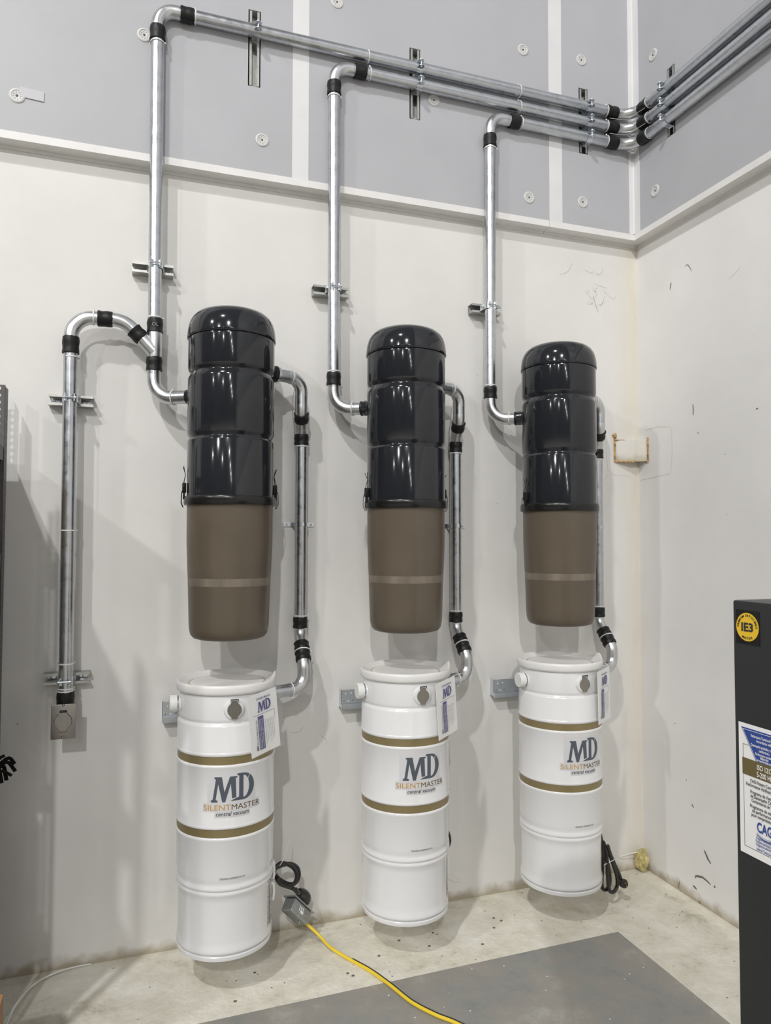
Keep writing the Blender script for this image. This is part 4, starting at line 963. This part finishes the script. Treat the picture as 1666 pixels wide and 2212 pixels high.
# cardboard box at the lower left corner
t = thing('cardboard_box', 'brown cardboard box corner at the very lower left of the picture', 'box', (-2.87, -.95, 0))
bm = bmesh.new(); box(bm, (-3.04, -1.12, 0), (-2.698, -.775, .375), .003); obj('carton', bm, M_CARD, t, False)
bm = bmesh.new(); box(bm, (-3.04, -1.121, .300), (-2.92, -.90, .3765)); obj('tape', bm, pmat('packing tape', (.40, .25, .13), .3), t, False)

# ------------------------------------------------------------------ compressor cabinet at right
XC = -1.45; YC = -2.066; ZT = 1.505
t = thing('compressor_cabinet', 'tall charcoal machine cabinet with round yellow badge, cut by the right edge', 'cabinet', (-1.1, -2.5, 0))
bm = bmesh.new(); box(bm, (XC, -2.90, 0), (-.95, YC, ZT), .004); obj('body', bm, M_CAB, t)
bm = bmesh.new(); box(bm, (XC + .03, -2.87, ZT), (-.98, YC - .048, ZT + .012), .003); obj('top_panel', bm, M_CAB, t)
PC = lambda u, v, w=0: Vector((XC - w, -2.075 - u, 1.311 - v))          # label: u to the right, v down
def quad(name, m, pts, w, parent):
    bm = bmesh.new(); bm.faces.new([bm.verts.new(PC(a, b, w)) for a, b in pts]); return obj(name, bm, m, parent, False)
def rectp(a, b, c, d): return [(a, b), (c, b), (c, d), (a, d)]
lab = quad('rating_label', M_PAPER, rectp(0, 0, .101, .205), .0008, t)
quad('blue_field', M_LBLUE, [(.0057, .0066), (.0953, .0066), (.067, .0545), (.034, .0545)], .0012, lab)
quad('field_line', M_PAPER, [(.0085, .0090), (.0925, .0090), (.0918, .0097), (.0092, .0097)], .0015, lab)
quad('field_line', M_PAPER, [(.0085, .0090), (.0095, .0095), (.0368, .0545), (.0360, .0545)], .0015, lab)
quad('field_line', M_PAPER, [(.0925, .0090), (.0915, .0095), (.0642, .0545), (.0650, .0545)], .0015, lab)
quad('brown_band', M_LBROWN, rectp(.0070, .0545, .0940, .0805), .0013, lab)
for pts in (rectp(.0085, .033, .0092, .0545), rectp(.0085, .033, .020, .0337), rectp(.0085, .0805, .0092, .193), rectp(.0085, .1925, .0925, .1932), rectp(.0918, .0805, .0925, .193)): quad('border_line', M_INK, pts, .0011, lab)
def ltext(rows, m, w=.0018):
    bm = bmesh.new()
    for s, v, size, wd, bold in rows: text_bm(bm, s, size, lambda a, b: PC(.0504 + a, v - b, w), 'CENTER', bold, width=wd)
    obj('lettering', bm, m, lab, False)
ltext([('Performance Tested and Rated in', .0185, .0062, .0500, .0001), ('Accordance with', .0245, .0062, .029, .0001), ('Desempeño probado y calificado', .0325, .0062, .050, .0001), ('conforme a', .0385, .0062, .020, .0001),
       ('Performance testée et', .0443, .0056, .034, .0001), ('élaborée', .0488, .0056, .016, .0001), ('en conformité avec', .0533, .0056, .029, .0001)], M_PAPER)
ltext([('ISO 1217', .0665, .0112, .029, .0002), ('5-200 HP', .0775, .0112, .030, .0002)], M_PAPER)
ltext([('CAGI Rotary Compressor', .0895, .0072, .056, .00012), ('Performance Verification Program', .0965, .0072, .072, .00012), ('Programa de Verificación', .1065, .0072, .056, .00012), ('de Desempeño CAGI para', .1130, .0072, .056, .00012), ('Compresores de Tornillo', .1195, .0072, .052, .00012),
       ('Programme de vérification', .1285, .0072, .058, .00012), ('de performance CAGI', .1350, .0072, .050, .00012), ('pour compresseurs à vis', .1415, .0072, .054, .00012)], M_INK)
ltext([('CAGI', .1620, .0215, .032, .0005), ('Program administered by', .1740, .0060, .036, .0001), ('Programa administrado por', .1790, .0060, .038, .0001), ('Programme administré par', .1840, .0060, .037, .0001), ('Intertek Testing Services', .1905, .0060, .035, .0001)], M_LBLUE)
bm = bmesh.new()
for k in range(2):
    P = [(.0330 + .035 * i / 14, .1640 + k * .0022 + .0045 * math.sin(PI * i / 14)) for i in range(15)]; th = .0016 if k else .0005
    a = [bm.verts.new(PC(x, y, .0016)) for x, y in P]; b = [bm.verts.new(PC(x, y + th, .0016)) for x, y in P]
    for i in range(14): bm.faces.new((a[i], a[i + 1], b[i + 1], b[i]))
obj('swoosh', bm, M_LBLUE, lab, False)
# badge
BC = (-.2096 * 0 + -2.0965, 1.4640)
PBd = lambda u, v, w=0: Vector((XC - w, BC[0] - u, BC[1] + v))
bm = bmesh.new(); bm.faces.new([bm.verts.new(PBd(a, b, .0007)) for a, b in ((-.0235, -.0275), (.0235, -.0275), (.0235, .0265), (-.0235, .0265))]); bd = obj('motor_badge', bm, pmat('badge black', (.010, .010, .010), .25), t, False)
bm = bmesh.new(); bm.faces.new([bm.verts.new(PBd(.0225 * math.cos(k * PI / 24), .0225 * math.sin(k * PI / 24), .0011)) for k in range(48)]); obj('badge_disc', bm, M_BYEL, bd, False)
bm = bmesh.new(); text_bm(bm, 'IE3', .0185, lambda a, b: PBd(a, b - .0065, .0015), 'CENTER', .0007, width=.0235)
def ring_text(s, R, a_start, a_end, size, flip=False):
    for i, ch in enumerate(s):
        if ch == ' ': continue
        a = a_start + (a_end - a_start) * i / (len(s) - 1); rr = R
        def pc(x, y, a=a):
            if not flip: ux, uy = math.sin(a), math.cos(a); tx, ty = math.cos(a), -math.sin(a)
            else: ux, uy = -math.sin(a), -math.cos(a) * 1; tx, ty = math.cos(a), -math.sin(a); ux, uy = math.sin(-a) * -1 * -1, math.cos(a)
            return PBd(ux * (rr + y) + tx * x, uy * (rr + y) + ty * x, .0015)
        text_bm(bm, ch, size, pc, 'CENTER', .0002)
ring_text('PREMIUM EFFICIENCY', .0165, -1.55, 1.55, .0050)
for i, ch in enumerate('MOTOR'):
    a = (i - 2) * .24
    text_bm(bm, ch, .0050, lambda x, y, a=a: PBd(math.sin(a) * (.0198 - y) + math.cos(a) * x, -math.cos(a) * (.0198 - y) + math.sin(a) * x, .0015), 'CENTER', .0002)
obj('lettering', bm, M_INK, bd, False)
